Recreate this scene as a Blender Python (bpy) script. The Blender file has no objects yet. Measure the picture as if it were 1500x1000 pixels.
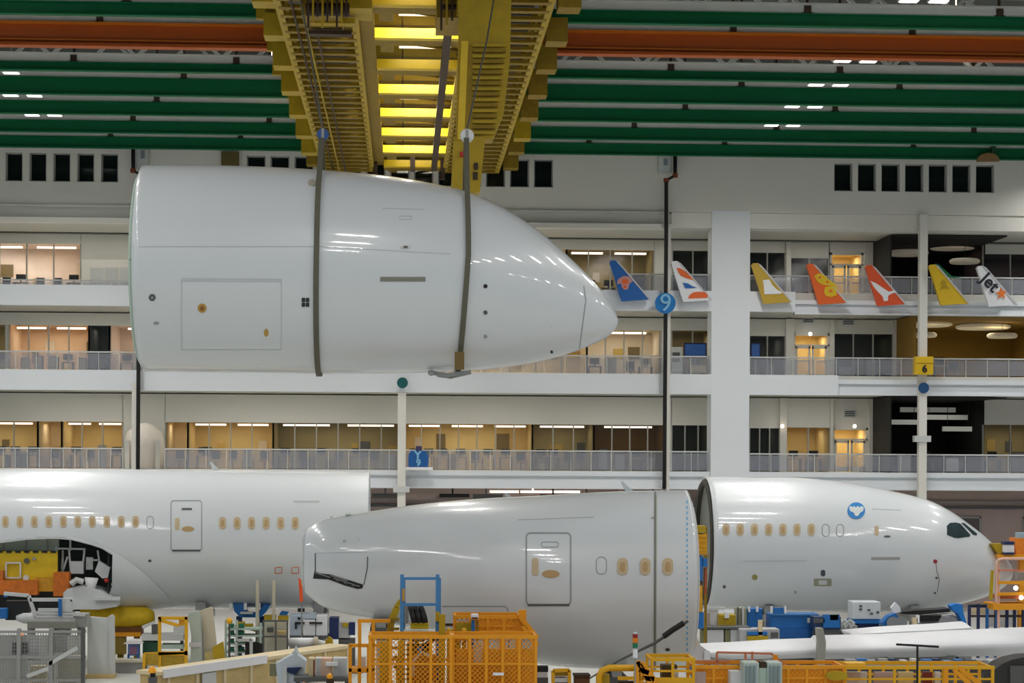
import bpy, math, random
from mathutils import Vector, Matrix
from mathutils.bvhtree import BVHTree
R_ = random.Random(7)
sc = bpy.context.scene
COL = sc.collection
# ---------------------------------------------------------------- camera
F = 3000.0; PHI = math.radians(3.0); ROLL = math.radians(0.3); CH = 8.6
fw = Vector((math.sin(PHI), math.cos(PHI), 0)); r0 = Vector((math.cos(PHI), -math.sin(PHI), 0)); up0 = Vector((0, 0, 1))
rt = math.cos(ROLL)*r0 + math.sin(ROLL)*up0
uc = -math.sin(ROLL)*r0 + math.cos(ROLL)*up0
CP = Vector((0, 0, CH))
cam = bpy.data.cameras.new('camera'); co = bpy.data.objects.new('camera', cam); COL.objects.link(co)
m = Matrix.Identity(4)
for i in range(3):
    m[i][0] = rt[i]; m[i][1] = uc[i]; m[i][2] = -fw[i]; m[i][3] = CP[i]
co.matrix_world = m
cam.sensor_width = 36; cam.lens = F/1500*36; cam.shift_y = 170/1500; cam.clip_start = .5; cam.clip_end = 500
sc.camera = co
# ---------------------------------------------------------------- world, view
w = bpy.data.worlds.new('world'); sc.world = w; w.use_nodes = True
w.node_tree.nodes['Background'].inputs[0].default_value = (.82, .92, 1.0, 1)
w.node_tree.nodes['Background'].inputs[1].default_value = 0.72
sc.view_settings.view_transform = 'Standard'; sc.view_settings.look = 'None'; sc.view_settings.gamma = 1
sc.view_settings.exposure = -1.45; sc.view_settings.use_curve_mapping = False
LIGHTS = []
def area(name, loc, sx, sy, power, col=(1, .97, .93), rot=(0, 0, 0), spread=180):
    l = bpy.data.lights.new(name, 'AREA'); l.shape = 'RECTANGLE'; l.size = sx; l.size_y = sy; l.energy = power; l.color = col; l.spread = math.radians(spread)
    o = bpy.data.objects.new(name, l); o.location = loc; o.rotation_euler = rot; COL.objects.link(o); return o
LZ = 27.2
HALL_W = 560
for gx in (-37.6, -18.2, 0.4, 19.2, 38.6):            # high-bay fixtures in front of the frame's top edge, two by two
    for k in range(8):
        if gx == 0.4 and k > 3: continue                # the crane fills this row over the suspended section
        gy = 20.0 + k*6.8; pw = HALL_W*(1.35 if k < 4 else 1.1)
        area('hall_light', (gx-.62, gy, LZ), 1.0, .45, pw)
        area('hall_light', (gx+.62, gy, LZ), 1.0, .45, pw)

def dirpx(px, py): return fw + rt*((px-750)/F) + uc*((670-py)/F)
def P(px, py, Y):
    d = dirpx(px, py); return CP + d*(Y/d.y)
def X(px, Y, py=700): return P(px, py, Y).x
def Z(py, Y, px=750): return P(px, py, Y).z
# ---------------------------------------------------------------- materials
def lin(c):
    c = c/255; return c/12.92 if c <= .04045 else ((c+.055)/1.055)**2.4
MATS = {}
def mat(name, rgb, rough=.55, metal=0, var=.06, scale=2.0, coat=0, emit=0, bump=0, spec=.5):
    if name in MATS: return MATS[name]
    mt = bpy.data.materials.new(name); mt.use_nodes = True; nt = mt.node_tree; b = nt.nodes['Principled BSDF']
    c = [lin(v) for v in rgb]+[1]
    b.inputs['Base Color'].default_value = c; b.inputs['Roughness'].default_value = rough; b.inputs['Metallic'].default_value = metal
    b.inputs['Coat Weight'].default_value = coat; b.inputs['Coat Roughness'].default_value = .06
    b.inputs['Specular IOR Level'].default_value = spec
    if emit:
        b.inputs['Emission Color'].default_value = c; b.inputs['Emission Strength'].default_value = emit
    if var:
        tc = nt.nodes.new('ShaderNodeTexCoord'); n = nt.nodes.new('ShaderNodeTexNoise'); n.inputs['Scale'].default_value = scale; n.inputs['Detail'].default_value = 4
        nt.links.new(tc.outputs['Object'], n.inputs['Vector'])
        mx = nt.nodes.new('ShaderNodeMix'); mx.data_type = 'RGBA'
        mx.inputs[6].default_value = [v*(1-var) for v in c[:3]]+[1]; mx.inputs[7].default_value = [min(1, v*(1+var)) for v in c[:3]]+[1]
        nt.links.new(n.outputs[0], mx.inputs[0]); nt.links.new(mx.outputs[2], b.inputs['Base Color'])
        if bump:
            bp = nt.nodes.new('ShaderNodeBump'); bp.inputs['Strength'].default_value = bump
            nt.links.new(n.outputs[0], bp.inputs['Height']); nt.links.new(bp.outputs[0], b.inputs['Normal'])
    MATS[name] = mt; return mt
def glass(name, rgb, mixf, rough=.05):
    if name in MATS: return MATS[name]
    mt = bpy.data.materials.new(name); mt.use_nodes = True; nt = mt.node_tree
    b = nt.nodes['Principled BSDF']; b.inputs['Base Color'].default_value = [lin(v) for v in rgb]+[1]; b.inputs['Roughness'].default_value = rough
    tr = nt.nodes.new('ShaderNodeBsdfTransparent'); mx = nt.nodes.new('ShaderNodeMixShader'); mx.inputs[0].default_value = mixf
    nt.links.new(tr.outputs[0], mx.inputs[1]); nt.links.new(b.outputs[0], mx.inputs[2]); nt.links.new(mx.outputs[0], nt.nodes['Material Output'].inputs[0])
    MATS[name] = mt; return mt
WHITE = mat('aircraft_white', (213, 219, 223), .32, coat=.8, var=.02, scale=.6)
PRIM = mat('aircraft_white_matt', (206, 210, 212), .5, var=.02)
WALL = mat('wall_white', (226, 224, 216), .6, var=.025, scale=.5)
BAND = mat('parapet_white', (228, 233, 238), .55, var=.02, scale=.5)
SOFF = mat('soffit_grey', (205, 205, 198), .7, var=.02)
GREEN = mat('beam_green', (0, 104, 60), .6, spec=.25, var=.06, scale=1)
ORANGE = mat('beam_orange', (184, 84, 2), .5, var=.12, scale=1.5)
ORTRIM = mat('orange_trim', (220, 120, 20), .5)
ROOFG = mat('roof_steel_grey', (214, 216, 212), .6, var=.1)
ROOFD = mat('roof_deck_dark', (96, 98, 94), .8, var=.15)
YEL = mat('crane_yellow', (176, 148, 0), .5, var=.25, scale=2.2)
YELD = mat('crane_yellow_dark', (142, 114, 0), .6, var=.45, scale=4)  # darker, more mottled crane yellow
DARKB = mat('dark_brown_steel', (58, 40, 22), .6, var=.3)
YMESH = mat('guard_yellow', (222, 168, 10), .5, var=.1)
OMESH = mat('guard_orange', (230, 154, 8), .5, var=.15)
BLUE = mat('equipment_blue', (20, 104, 178), .45, var=.15)
LBLUE = mat('ladder_blue', (66, 130, 186), .45, var=.1)
NAVY = mat('navy', (16, 38, 88), .5)
BLACK = mat('black_rubber', (22, 23, 24), .6)
DGREY = mat('dark_grey_steel', (84, 86, 86), .5)
GREY = mat('grey_steel', (150, 152, 150), .45, var=.1)
LGREY = mat('light_grey', (200, 203, 203), .5, var=.05)
OLIVE = mat('sling_webbing', (96, 94, 80), .8, var=.25, scale=14)
TAN = mat('window_plug_tan', (198, 180, 148), .7, var=.1, scale=6)
TANL = mat('window_plug_core', (184, 154, 108), .7, var=.1)
SEAM = mat('seam_grey', (152, 158, 160), .6)
SEAMD = mat('seam_dark', (88, 90, 90), .6)
BEIGE = mat('crate_beige', (216, 200, 164), .75, var=.12, scale=1.2)
WOOD = mat('crate_wood', (196, 172, 118), .75, var=.2, scale=3)
PINK = mat('ground_floor_panel', (176, 156, 150), .7)
PLANTG = mat('machine_green', (20, 110, 84), .55)
PALEG = mat('machine_pale_green', (176, 196, 184), .55)
RED = mat('red', (190, 40, 24), .5)
FLOORM = mat('floor_sealed', (206, 208, 204), .35, var=.05, scale=.3)
GLASSR = glass('rail_glass', (176, 180, 190), .36)
GLASSW = glass('window_glass', (60, 66, 70), .18)
GLASSD = glass('window_glass_dark', (26, 34, 36), .8, .08)
TUBE = mat('tube_light', (255, 232, 205), emit=9, var=0)
LAMP = mat('high_bay_lamp', (255, 250, 240), emit=9, var=0)
# ---------------------------------------------------------------- mesh builder
class MB:
    def __init__(s): s.v = []; s.f = []
    def add(s, vs, fs):
        n = len(s.v); s.v += [Vector(a) for a in vs]; s.f += [tuple(i+n for i in f) for f in fs]; return s
    def box(s, x0, x1, y0, y1, z0, z1):
        if x0 > x1: x0, x1 = x1, x0
        if y0 > y1: y0, y1 = y1, y0
        if z0 > z1: z0, z1 = z1, z0
        return s.add([(x0,y0,z0),(x1,y0,z0),(x1,y1,z0),(x0,y1,z0),(x0,y0,z1),(x1,y0,z1),(x1,y1,z1),(x0,y1,z1)],
                     [(0,3,2,1),(4,5,6,7),(0,1,5,4),(1,2,6,5),(2,3,7,6),(3,0,4,7)])
    def bar(s, p, q, a=.06, b=None):
        b = b or a; p = Vector(p); q = Vector(q); d = (q-p)
        if d.length < 1e-6: return s
        d.normalize(); u = d.cross(Vector((0,0,1)))
        if u.length < .01: u = Vector((1,0,0))
        u.normalize(); v = u.cross(d)
        vs = []
        for c in (p, q):
            for i, j in ((-1,-1),(1,-1),(1,1),(-1,1)): vs.append(c+u*(a/2*i)+v*(b/2*j))
        return s.add(vs, [(0,3,2,1),(4,5,6,7),(0,1,5,4),(1,2,6,5),(2,3,7,6),(3,0,4,7)])
    def tube(s, pts, r, n=8, cap=True):
        pts = [Vector(p) for p in pts]; rs = r if isinstance(r, (list, tuple)) else [r]*len(pts)
        base = len(s.v); ref = None
        for i, p in enumerate(pts):
            d = (pts[min(i+1, len(pts)-1)]-pts[max(i-1, 0)]).normalized()
            if ref is None: ref = d.cross(Vector((0,0,1))) if abs(d.z) < .95 else d.cross(Vector((0,1,0)))
            u = (ref - d*ref.dot(d)).normalized(); ref = u; v = d.cross(u)
            for k in range(n):
                t = 2*math.pi*k/n; s.v.append(p+u*(rs[i]*math.cos(t))+v*(rs[i]*math.sin(t)))
        for i in range(len(pts)-1):
            for k in range(n):
                a = base+i*n+k; b = base+i*n+(k+1) % n; s.f.append((a, b, b+n, a+n))
        if cap:
            s.f.append(tuple(base+k for k in range(n))[::-1]); s.f.append(tuple(base+(len(pts)-1)*n+k for k in range(n)))
        return s
    def prism(s, poly, y0, y1):          # poly of (x,z)
        n = len(poly)
        vs = [(a, y0, b) for a, b in poly]+[(a, y1, b) for a, b in poly]
        fs = [tuple(range(n)), tuple(range(2*n-1, n-1, -1))]+[(i, i+n, (i+1) % n+n, (i+1) % n) for i in range(n)]
        return s.add(vs, fs)
    def sphere(s, c, r, sz=1, n=16, m_=10):
        pts = []
        for i in range(m_+1):
            t = math.pi*i/m_
            pts.append((Vector(c)+Vector((0,0,r*sz*math.cos(t))), max(1e-4, r*math.sin(t))))
        return s.tube2(pts, n)
    def tube2(s, pr, n=16):               # rings horizontal (lathe)
        base = len(s.v)
        for p, r in pr:
            for k in range(n):
                t = 2*math.pi*k/n; s.v.append(p+Vector((r*math.cos(t), r*math.sin(t), 0)))
        for i in range(len(pr)-1):
            for k in range(n):
                a = base+i*n+k; b = base+i*n+(k+1) % n; s.f.append((a, a+n, b+n, b))
        s.f.append(tuple(base+k for k in range(n))); s.f.append(tuple(base+(len(pr)-1)*n+k for k in range(n))[::-1])
        return s
    def mesh(s, name, off=Vector()):
        me = bpy.data.meshes.new(name); me.from_pydata([v-off for v in s.v], [], s.f); return me
    def build(s, name, mt, parent=None, smooth=False, bevel=0):
        off = Vector(parent['_w']) if parent is not None and '_w' in parent else Vector()
        me = s.mesh(name, off); me.materials.append(mt)
        if smooth: me.polygons.foreach_set('use_smooth', [True]*len(me.polygons))
        o = bpy.data.objects.new(name, me); COL.objects.link(o)
        if parent is not None:
            o.parent = parent
        if '_w' not in o: o['_w'] = off[:]
        if bevel:
            b = o.modifiers.new('bevel', 'BEVEL'); b.width = bevel; b.segments = 2; b.limit_method = 'ANGLE'
        return o
def thing(name, label, cat, loc, group=None):
    o = bpy.data.objects.new(name, None); o.empty_display_size = .1; COL.objects.link(o); o.location = loc; o['_w'] = tuple(loc)
    o['label'] = label; o['category'] = cat
    if group: o['group'] = group
    return o
def tag(o, label, cat, group=None):
    o['label'] = label; o['category'] = cat
    if group: o['group'] = group
    return o
def struct(name, mb, mt, parent=None, **k):
    o = mb.build(name, mt, parent, **k)
    if parent is None: o['kind'] = 'structure'
    return o
def sroot(name):
    o = bpy.data.objects.new(name, None); COL.objects.link(o); o['kind'] = 'structure'; o['_w'] = (0., 0., 0.); return o
def cut(mb, y0, y1, px0, px1, py0, py1, Y): # box given by photo-measured extents at plane Y
    return mb.box(X(px0, Y, (py0+py1)/2), X(px1, Y, (py0+py1)/2), y0, y1, Z(py1, Y, (px0+px1)/2), Z(py0, Y, (px0+px1)/2))
def bx(px0, px1, py0, py1, Y, d=.5, mb=None):
    mb = mb or MB(); return cut(mb, Y, Y+d, px0, px1, py0, py1, Y)
def text(body, loc, size, mt, parent, name='lettering', extrude=.02, roll=0, bold=.0):
    c = bpy.data.curves.new(name, 'FONT'); c.body = body; c.size = size; c.extrude = extrude; c.offset = bold; c.align_x = 'CENTER'; c.align_y = 'CENTER'
    c.materials.append(mt); o = bpy.data.objects.new(name, c); COL.objects.link(o)
    off = Vector(parent['_w']) if '_w' in parent else Vector()
    o.rotation_euler = (Matrix.Rotation(-roll, 3, 'Y') @ Matrix.Rotation(math.pi/2, 3, 'X')).to_euler()
    me = bpy.data.meshes.new_from_object(o); me.name = name; q = bpy.data.objects.new(name, me); COL.objects.link(q)
    q.rotation_euler = o.rotation_euler; q.location = Vector(loc)-off; q.parent = parent; bpy.data.objects.remove(o); return q
def ground_y(py): return CH*F/(py-670)

# ================================================================ ROOM SHELL
YF = 113.0; YW = 119.0
struct('floor', MB().box(-70, 85, 5, 140, -.3, 0), FLOORM)
XL, XR = -34.0, 48.0
def zf(py, px=100): return Z(py, YF, px)
z_led0, z_led1, z_gap = zf(300), zf(319), zf(326)
zw0, zw1 = zf(266), zf(224)
zA1, zA0 = zf(417), zf(447); zB1, zB0 = zf(541), zf(571); zC1, zC0 = zf(691, 1100), zf(717, 1100)
ROOFZ = 30.2
wins = []
for i in range(6): wins.append((8-35+i*35, 33-35+i*35, 90))
for i in range(13): wins.append((361+i*35.1, 389+i*35.1, 600))
for i in range(7): wins.append((1222+i*34.6, 1249+i*34.6, 1340))
segs = []
wx = [(X(a, YF, 245), X(b, YF, 245)) for a, b, _ in wins]
wm = MB(); wm.box(XL, XR, YF, YF+.6, zw1, ROOFZ); wm.box(XL, XR, YF, YF+.6, z_led0, zw0)
prev = XL
for a, b in wx:
    wm.box(prev, a, YF, YF+.6, zw0, zw1); prev = b
wm.box(prev, XR, YF, YF+.6, zw0, zw1)
wall = struct('wall_back', wm, WALL)
struct('wall_back_ledge', MB().box(XL, X(980, YF, 320), YF-.15, YF+3, z_led0-.12, z_led0).box(XL, XR, YF+.15, YF+.7, z_led1, z_led0-.1), SOFF)
struct('wall_back_beam', MB().box(XL, X(984, YF, 320), YF-.25, YF+.5, z_gap, z_led1).box(X(984, YF, 320), XR, YF+.1, YF+.7, zf(334, 1100), zf(312, 1100)), WALL)
for i, (a, b) in enumerate(wx):
    r = sroot('window_%d' % (i+1))
    MB().box(a, b, YF+.35, YF+.37, zw0, zw1).build('pane', GLASSD, r)
    fm = MB(); t = .07
    fm.box(a, a+t, YF+.2, YF+.45, zw0, zw1).box(b-t, b, YF+.2, YF+.45, zw0, zw1).box(a, b, YF+.2, YF+.45, zw0, zw0+t).box(a, b, YF+.2, YF+.45, zw1-t, zw1)
    fm.build('frame', GREY, r)
struct('wall_mezzanine', MB().box(XL, XR, YF+5, YF+5.3, z_led0-1, ROOFZ), mat('mezz_dark', (66, 74, 70), .8))
struct('floor_mezzanine', MB().box(XL, XR, YF+.6, YF+5, z_led0-.3, z_led0-.05), SOFF)
struct('ceiling', MB().box(-70, 85, 10, 140, ROOFZ, ROOFZ+.3), ROOFD)
# slabs and flush parapet bands
def band(name, z0, z1, x0, x1, dep, mt=BAND): struct(name, MB().box(x0, x1, YF, YF+dep, z0, z1), mt)
XA = X(1165, YF, 445); XB = X(1228, YF, 560)
band('trim_1', zA0, zA1, XL, XA, .5); band('trim_2', zB0, zB1, XL, XB, .5)
# set-back steel edge beams right of the steps
for nm, zt, zb, x0 in (('trim_3', zf(440, 1300), zf(461, 1300), XA), ('trim_4', zf(556, 1300), zf(579, 1300), XB), ('trim_5', zC1, zC0, XL)):
    h = zt-zb
    struct(nm, MB().box(x0, XR, YF+.2, YF+.7, zt-h*.28, zt).box(x0, XR, YF+.42, YF+.6, zb, zt-h*.28).box(x0, XR, YF+.2, YF+.7, zb, zb+h*.12).box(x0, XR, YF+.32, YF+.6, zb+h*.12, zb+h*.55), BAND)
for i, z in enumerate((zA1, zB1, zC1)):
    struct('floor_slab', MB().box(XL, XR, YF+.5, 133, z-1.05 if i < 2 else z-.9, z-.02), SOFF)
struct('wall_rear', MB().box(XL, XR, 133, 133.3, 0, ROOFZ), MATS['seam_grey'])
struct('ceiling_upper_gallery', MB().box(XL, XR, YF+.5, 133, z_gap+.02, z_gap+.2), SOFF)
struct('wall_pilaster', MB().box(X(1042, YF, 500), X(1098, YF, 500), YF-.02, YF+1.5, 0, zf(309, 1070)), BAND)
# slim steel columns
def column(px, py0, py1, wpx, name='column', Y=YF-.35):
    x = X(px, Y, (py0+py1)/2); hw = wpx/2/26.8
    mb = MB().box(x-hw, x+hw, Y, Y+.06, max(0, Z(py1, Y, px)), Z(py0, Y, px)).box(x-hw*.25, x+hw*.25, Y+.06, Y+.34, max(0, Z(py1, Y, px)), Z(py0, Y, px)).box(x-hw, x+hw, Y+.34, Y+.4, max(0, Z(py1, Y, px)), Z(py0, Y, px))
    struct(name, mb, WALL)
for c in ((1352, 314, 900, 12, 'column_1'), (588, 575, 900, 12, 'column_2'), (979, 330, 900, 4.5, 'column_3'), (196, 560, 900, 7, 'column_4')): column(*c)
# clamp brackets of the columns
for px, py in ((1352, 642), (588, 716)):
    b = bx(px-12, px+12, py-4, py+5, YF-.5, .5).build('column_bracket', LGREY); b['kind'] = 'structure'
# black conduit pipes
for px, pts, lab in ((975, [(989, 225), (989, 257), (976, 264), (976, 330), (973, 716)], 'thin black conduit running down the wall beside the blue circular sign'),
                     (203, [(195, 215), (195, 250), (206, 256), (204, 330), (202, 687)], 'thin black conduit running down the wall behind the suspended nose section')):
    t = thing('conduit_pipe', lab, 'pipe', P(pts[-1][0], pts[-1][1], YF-.45))
    MB().tube([P(a, b, YF-.45) for a, b in pts], .11, 8).build('pipe', BLACK, t, smooth=True)
    for k in (1, 2): MB().tube([P(pts[k][0], pts[k][1]-3, YF-.45), P(pts[k][0], pts[k][1]+3, YF-.45)], .15, 8).build('elbow', mat('rust', (130, 60, 30), .7), t)
# wall cabinets where the pipes start
for px, lab in ((209, 'small grey wall box above the suspended nose section'), (975, 'small grey wall box under the green beams beside the conduit elbow')):
    t = thing('junction_box', lab, 'box', P(px, 253, YF))
    bx(px-10, px+8, 217 if px < 500 else 228, 246 if px < 500 else 254, YF-.32, .3).build('box', LGREY, t, bevel=.03)
    bx(px-3, px+3, 220 if px < 500 else 232, 232 if px < 500 else 242, YF-.34, .05).build('label_plate', mat('plate_grey', (130, 138, 150)), t)
# ---------------------------------------------------------------- office fronts behind the galleries
def wz(py, px=100): return Z(py, YW, px)
gtop = {'U': wz(357, 60), 'M': wz(476, 60), 'L': wz(617, 60)}
gtopR = {'U': wz(368, 1150), 'M': wz(489, 1150), 'L': wz(626, 1150)}
flo = {'U': zA1, 'M': zB1, 'L': zC1}
ceil_ = {'U': z_gap, 'M': zA0, 'L': zB0}
COLS = {'warm': (234, 214, 172), 'pinkw': (240, 222, 208), 'yel': (222, 196, 130), 'orw': (236, 206, 170), 'olive': (176, 160, 110), 'grey': (110, 116, 110),
        'dark': (84, 88, 76), 'purple': (84, 70, 72), 'cream': (238, 226, 204), 'brown': (140, 106, 34)}
for k, c in (('board_a', (120, 104, 66)), ('board_b', (206, 176, 96)), ('board_c', (96, 100, 96)), ('board_d', (226, 214, 190))): mat(k, c, .8)
for k, c in COLS.items(): mat('room_'+k, c, .8, var=.15, scale=1.2)
MULL = mat('mullion', (176, 176, 168), .5)
wn = [30]
roomw = {'pinkw': 260, 'orw': 200, 'warm': 170, 'yel': 150, 'cream': 150, 'olive': 95, 'grey': 60, 'dark': 28, 'purple': 50, 'brown': 26}
def office(fl, a, b, kind, lights=2, top=None, step=30, depth=4.0):
    """glazed office front between px a..b on gallery fl"""
    pym = {'U': 390, 'M': 510, 'L': 650}[fl]
    x0, x1 = X(a, YW, pym), X(b, YW, pym); z0 = flo[fl]; z1 = top if top else (gtop[fl] if a < 1050 else gtopR[fl]); zc = ceil_[fl]
    wn[0] += 1
    struct('wall_gallery', MB().box(x0, x1, YW, YW+.2, z1, zc), WALL)                         # bulkhead over the glass
    r = sroot('window_%d' % wn[0])
    n = max(1, round((b-a)/step)); mm = MB()
    for i in range(n):
        xa = x0+(x1-x0)*i/n; xb = x0+(x1-x0)*(i+1)/n
        MB().box(xa+.03, xb-.03, YW+.08, YW+.1, z0, z1).build('pane', GLASSW, r)
        MB().box(xa-.035, xa+.035, YW-.02, YW+.16, z0, z1).build('mullion', MULL, r)
    MB().box(x1-.035, x1+.035, YW-.02, YW+.16, z0, z1).build('mullion', MULL, r)
    # room shell
    struct('wall_office', MB().box(x0, x1, YW+depth, YW+depth+.1, z0, z1+.2).box(x0+.01, x0+.07, YW+.2, YW+depth, z0, z1+.2).box(x1-.07, x1-.01, YW+.2, YW+depth, z0, z1+.2).box(x0, x1, YW+.2, YW+depth, z1+.1, z1+.2), MATS['room_'+kind])
    if kind not in ('dark', 'grey', 'purple', 'brown'):
        nb = max(2, int((x1-x0)/1.1)); bm = {}
        for i in range(nb):
            xq = x0+.15+(x1-x0-.3)*(i+R_.random()*.6)/nb; wq = .3+.5*R_.random(); zq = z0+R_.choice((0, .6, 1.0))*(z1-z0)/2.2; c = R_.choice(('board_a', 'board_b', 'board_c', 'board_d'))
            bm.setdefault(c, MB()).box(xq, min(xq+wq, x1-.1), YW+depth-.06-.01*i, YW+depth-.01, zq, min(z1-.15, zq+.35+.6*R_.random()))
        for c, q in bm.items(): q.build('wall_office_board', MATS[c])['kind'] = 'structure'
    for i in range(lights):
        xm = x0+(x1-x0)*(i+.5)/lights; L = min(1.4, (x1-x0)/lights*.36)
        o = MB().box(xm-L, xm+L, YW+.9, YW+1.1, z1-.16, z1-.06).build('tube_light', TUBE); 
        tag(o, 'strip light glowing in the office row on the %s gallery' % {'U': 'upper', 'M': 'middle', 'L': 'lower'}[fl], 'ceiling light', 'office strip lights, %s gallery' % {'U': 'upper', 'M': 'middle', 'L': 'lower'}[fl])
    if roomw[kind] > 10: area('office_light', ((x0+x1)/2, YW+2.2, z1-.1), (x1-x0)*.7, 1.2, roomw[kind]*(x1-x0)/5, (1, .9, .74))  # in dark and grey rooms this lamp is added to lift the tone
    return x0, x1, z0, z1
FURN = [DGREY, GREY, BLACK, mat('desk', (160, 140, 110)), LGREY, NAVY, mat('chairblue', (60, 84, 120))]
def furnish(x0, x1, z0, n, where, Yd=YW+1.4):
    for i in range(n):
        x = x0+(x1-x0)*(i+.4+.2*R_.random())/n; wd = min(.35+.3*R_.random(), (x1-x0)/n*.4); h = .75; kind = R_.choice(('desk', 'cabinet', 'desk', 'chair'))
        t = thing('office_'+kind, '%s, %s' % ({'desk': 'office desk with monitor', 'cabinet': 'storage cabinet', 'chair': 'office chair'}[kind], where), kind, (x, Yd, z0), 'furniture of the '+where)
        c = R_.choice(FURN)
        if kind == 'desk':
            MB().box(x-wd, x+wd, Yd, Yd+.7, z0+h-.05, z0+h).build('desktop', c, t); MB().box(x-wd, x-wd+.06, Yd, Yd+.7, z0, z0+h-.05).build('leg', DGREY, t); MB().box(x+wd-.06, x+wd, Yd, Yd+.7, z0, z0+h-.05).build('leg', DGREY, t)
            MB().box(x-.28, x+.28, Yd+.35, Yd+.4, z0+h+.12, z0+h+.48).box(x-.04, x+.04, Yd+.36, Yd+.42, z0+h, z0+h+.14).build('monitor', BLACK, t)
        elif kind == 'cabinet':
            h = .8+.6*R_.random(); MB().box(x-wd*.7, x+wd*.7, Yd, Yd+.5, z0, z0+h).build('body', c, t); MB().box(x-wd*.62, x+wd*.62, Yd-.02, Yd, z0+.06, z0+h-.06).build('door', LGREY, t)
        else:
            MB().box(x-.25, x+.25, Yd, Yd+.5, z0+.42, z0+.5).build('seat', c, t); MB().box(x-.24, x+.24, Yd+.45, Yd+.52, z0+.55, z0+1.05).build('backrest', BLACK, t)
            MB().tube([(x, Yd+.25, z0), (x, Yd+.25, z0+.42)], .04, 6).build('stem', DGREY, t)
rooms = [('U', -120, 118, 'pinkw', 3, 40), ('U', 205, 520, 'warm', 3, 40), ('U', 520, 830, 'warm', 3, 40), ('U', 830, 958, 'olive', 2, 32), ('U', 985, 1045, 'dark', 0, 30),
         ('M', -120, 8, 'olive', 1, 40), ('M', 12, 130, 'orw', 2, 30), ('M', 130, 160, 'grey', 0, 30), ('M', 160, 520, 'pinkw', 3, 36), ('M', 520, 860, 'warm', 3, 36), ('M', 860, 968, 'cream', 1, 30), ('M', 984, 1045, 'olive', 0, 30),
         ('L', -120, 55, 'yel', 2, 34), ('L', 55, 90, 'warm', 0, 34), ('L', 90, 180, 'yel', 2, 28), ('L', 242, 275, 'warm', 0, 30), ('L', 275, 400, 'yel', 2, 30), ('L', 400, 590, 'olive', 2, 30), ('L', 590, 780, 'yel', 3, 29), ('L', 780, 870, 'olive', 1, 30), ('L', 870, 975, 'brown', 1, 30), ('L', 984, 1042, 'dark', 0, 20)]
gname = {'U': 'upper', 'M': 'middle', 'L': 'lower'}
for fl, a, b, kind, nl, st in rooms:
    x0, x1, z0, z1 = office(fl, a, b, kind, nl, step=st)
    where = '%s gallery office %s' % (gname[fl], 'left of the suspended nose' if b < 250 else 'right of the suspended nose' if a >= 830 else 'seen below the suspended nose' if fl == 'L' else 'behind the suspended nose')
    if not (fl != 'L' and 205 <= a < 830): furnish(x0+.2, x1-.2, z0, max(1, round((x1-x0)/1.0)), where)
# plain gallery walls between offices
for fl, a, b in (('U', 118, 205), ('U', 958, 985), ('M', 968, 984), ('L', 180, 242), ('L', 975, 984), ('U', 1098-8, 1098), ('M', 8, 12)):
    struct('wall_gallery', MB().box(X(a, YW, 500), X(b, YW, 500), YW, YW+.2, flo[fl], ceil_[fl]), WALL)
# white cupboards against the upper gallery wall, left
t = thing('storage_cupboards', 'row of white cupboard doors on the upper gallery wall, far left', 'cupboard', P(160, 417, YW-.6))
bx(120, 198, 380, 417, YW-.6, .57).build('body', WALL, t)
for i in range(3): bx(132+i*22, 151+i*22, 392, 422, YW-.64, .05).build('door', LGREY, t)
# rounded white booth on the lower gallery
t = thing('reception_booth', 'pale round-topped booth on the lower gallery beside the black conduit', 'booth', P(212, 683, YW-2))
xc, rr = X(212, YW-1.2, 650), 1.15
MB().tube2([(Vector((xc, YW-1.2, zC1)), rr), (Vector((xc, YW-1.2, zC1+1.5)), rr), (Vector((xc, YW-1.2, zC1+2.1)), rr*.85), (Vector((xc, YW-1.2, zC1+2.5)), rr*.45), (Vector((xc, YW-1.2, zC1+2.6)), .1)], 24).build('shell', mat('booth', (240, 232, 222), .6), t, smooth=True)
for s in (-1, 1): MB().box(xc+s*.85-.12, xc+s*.85+.12, YW-2.3, YW-2.1, zC1, zC1+1.6).build('door_post', WALL, t)
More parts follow.
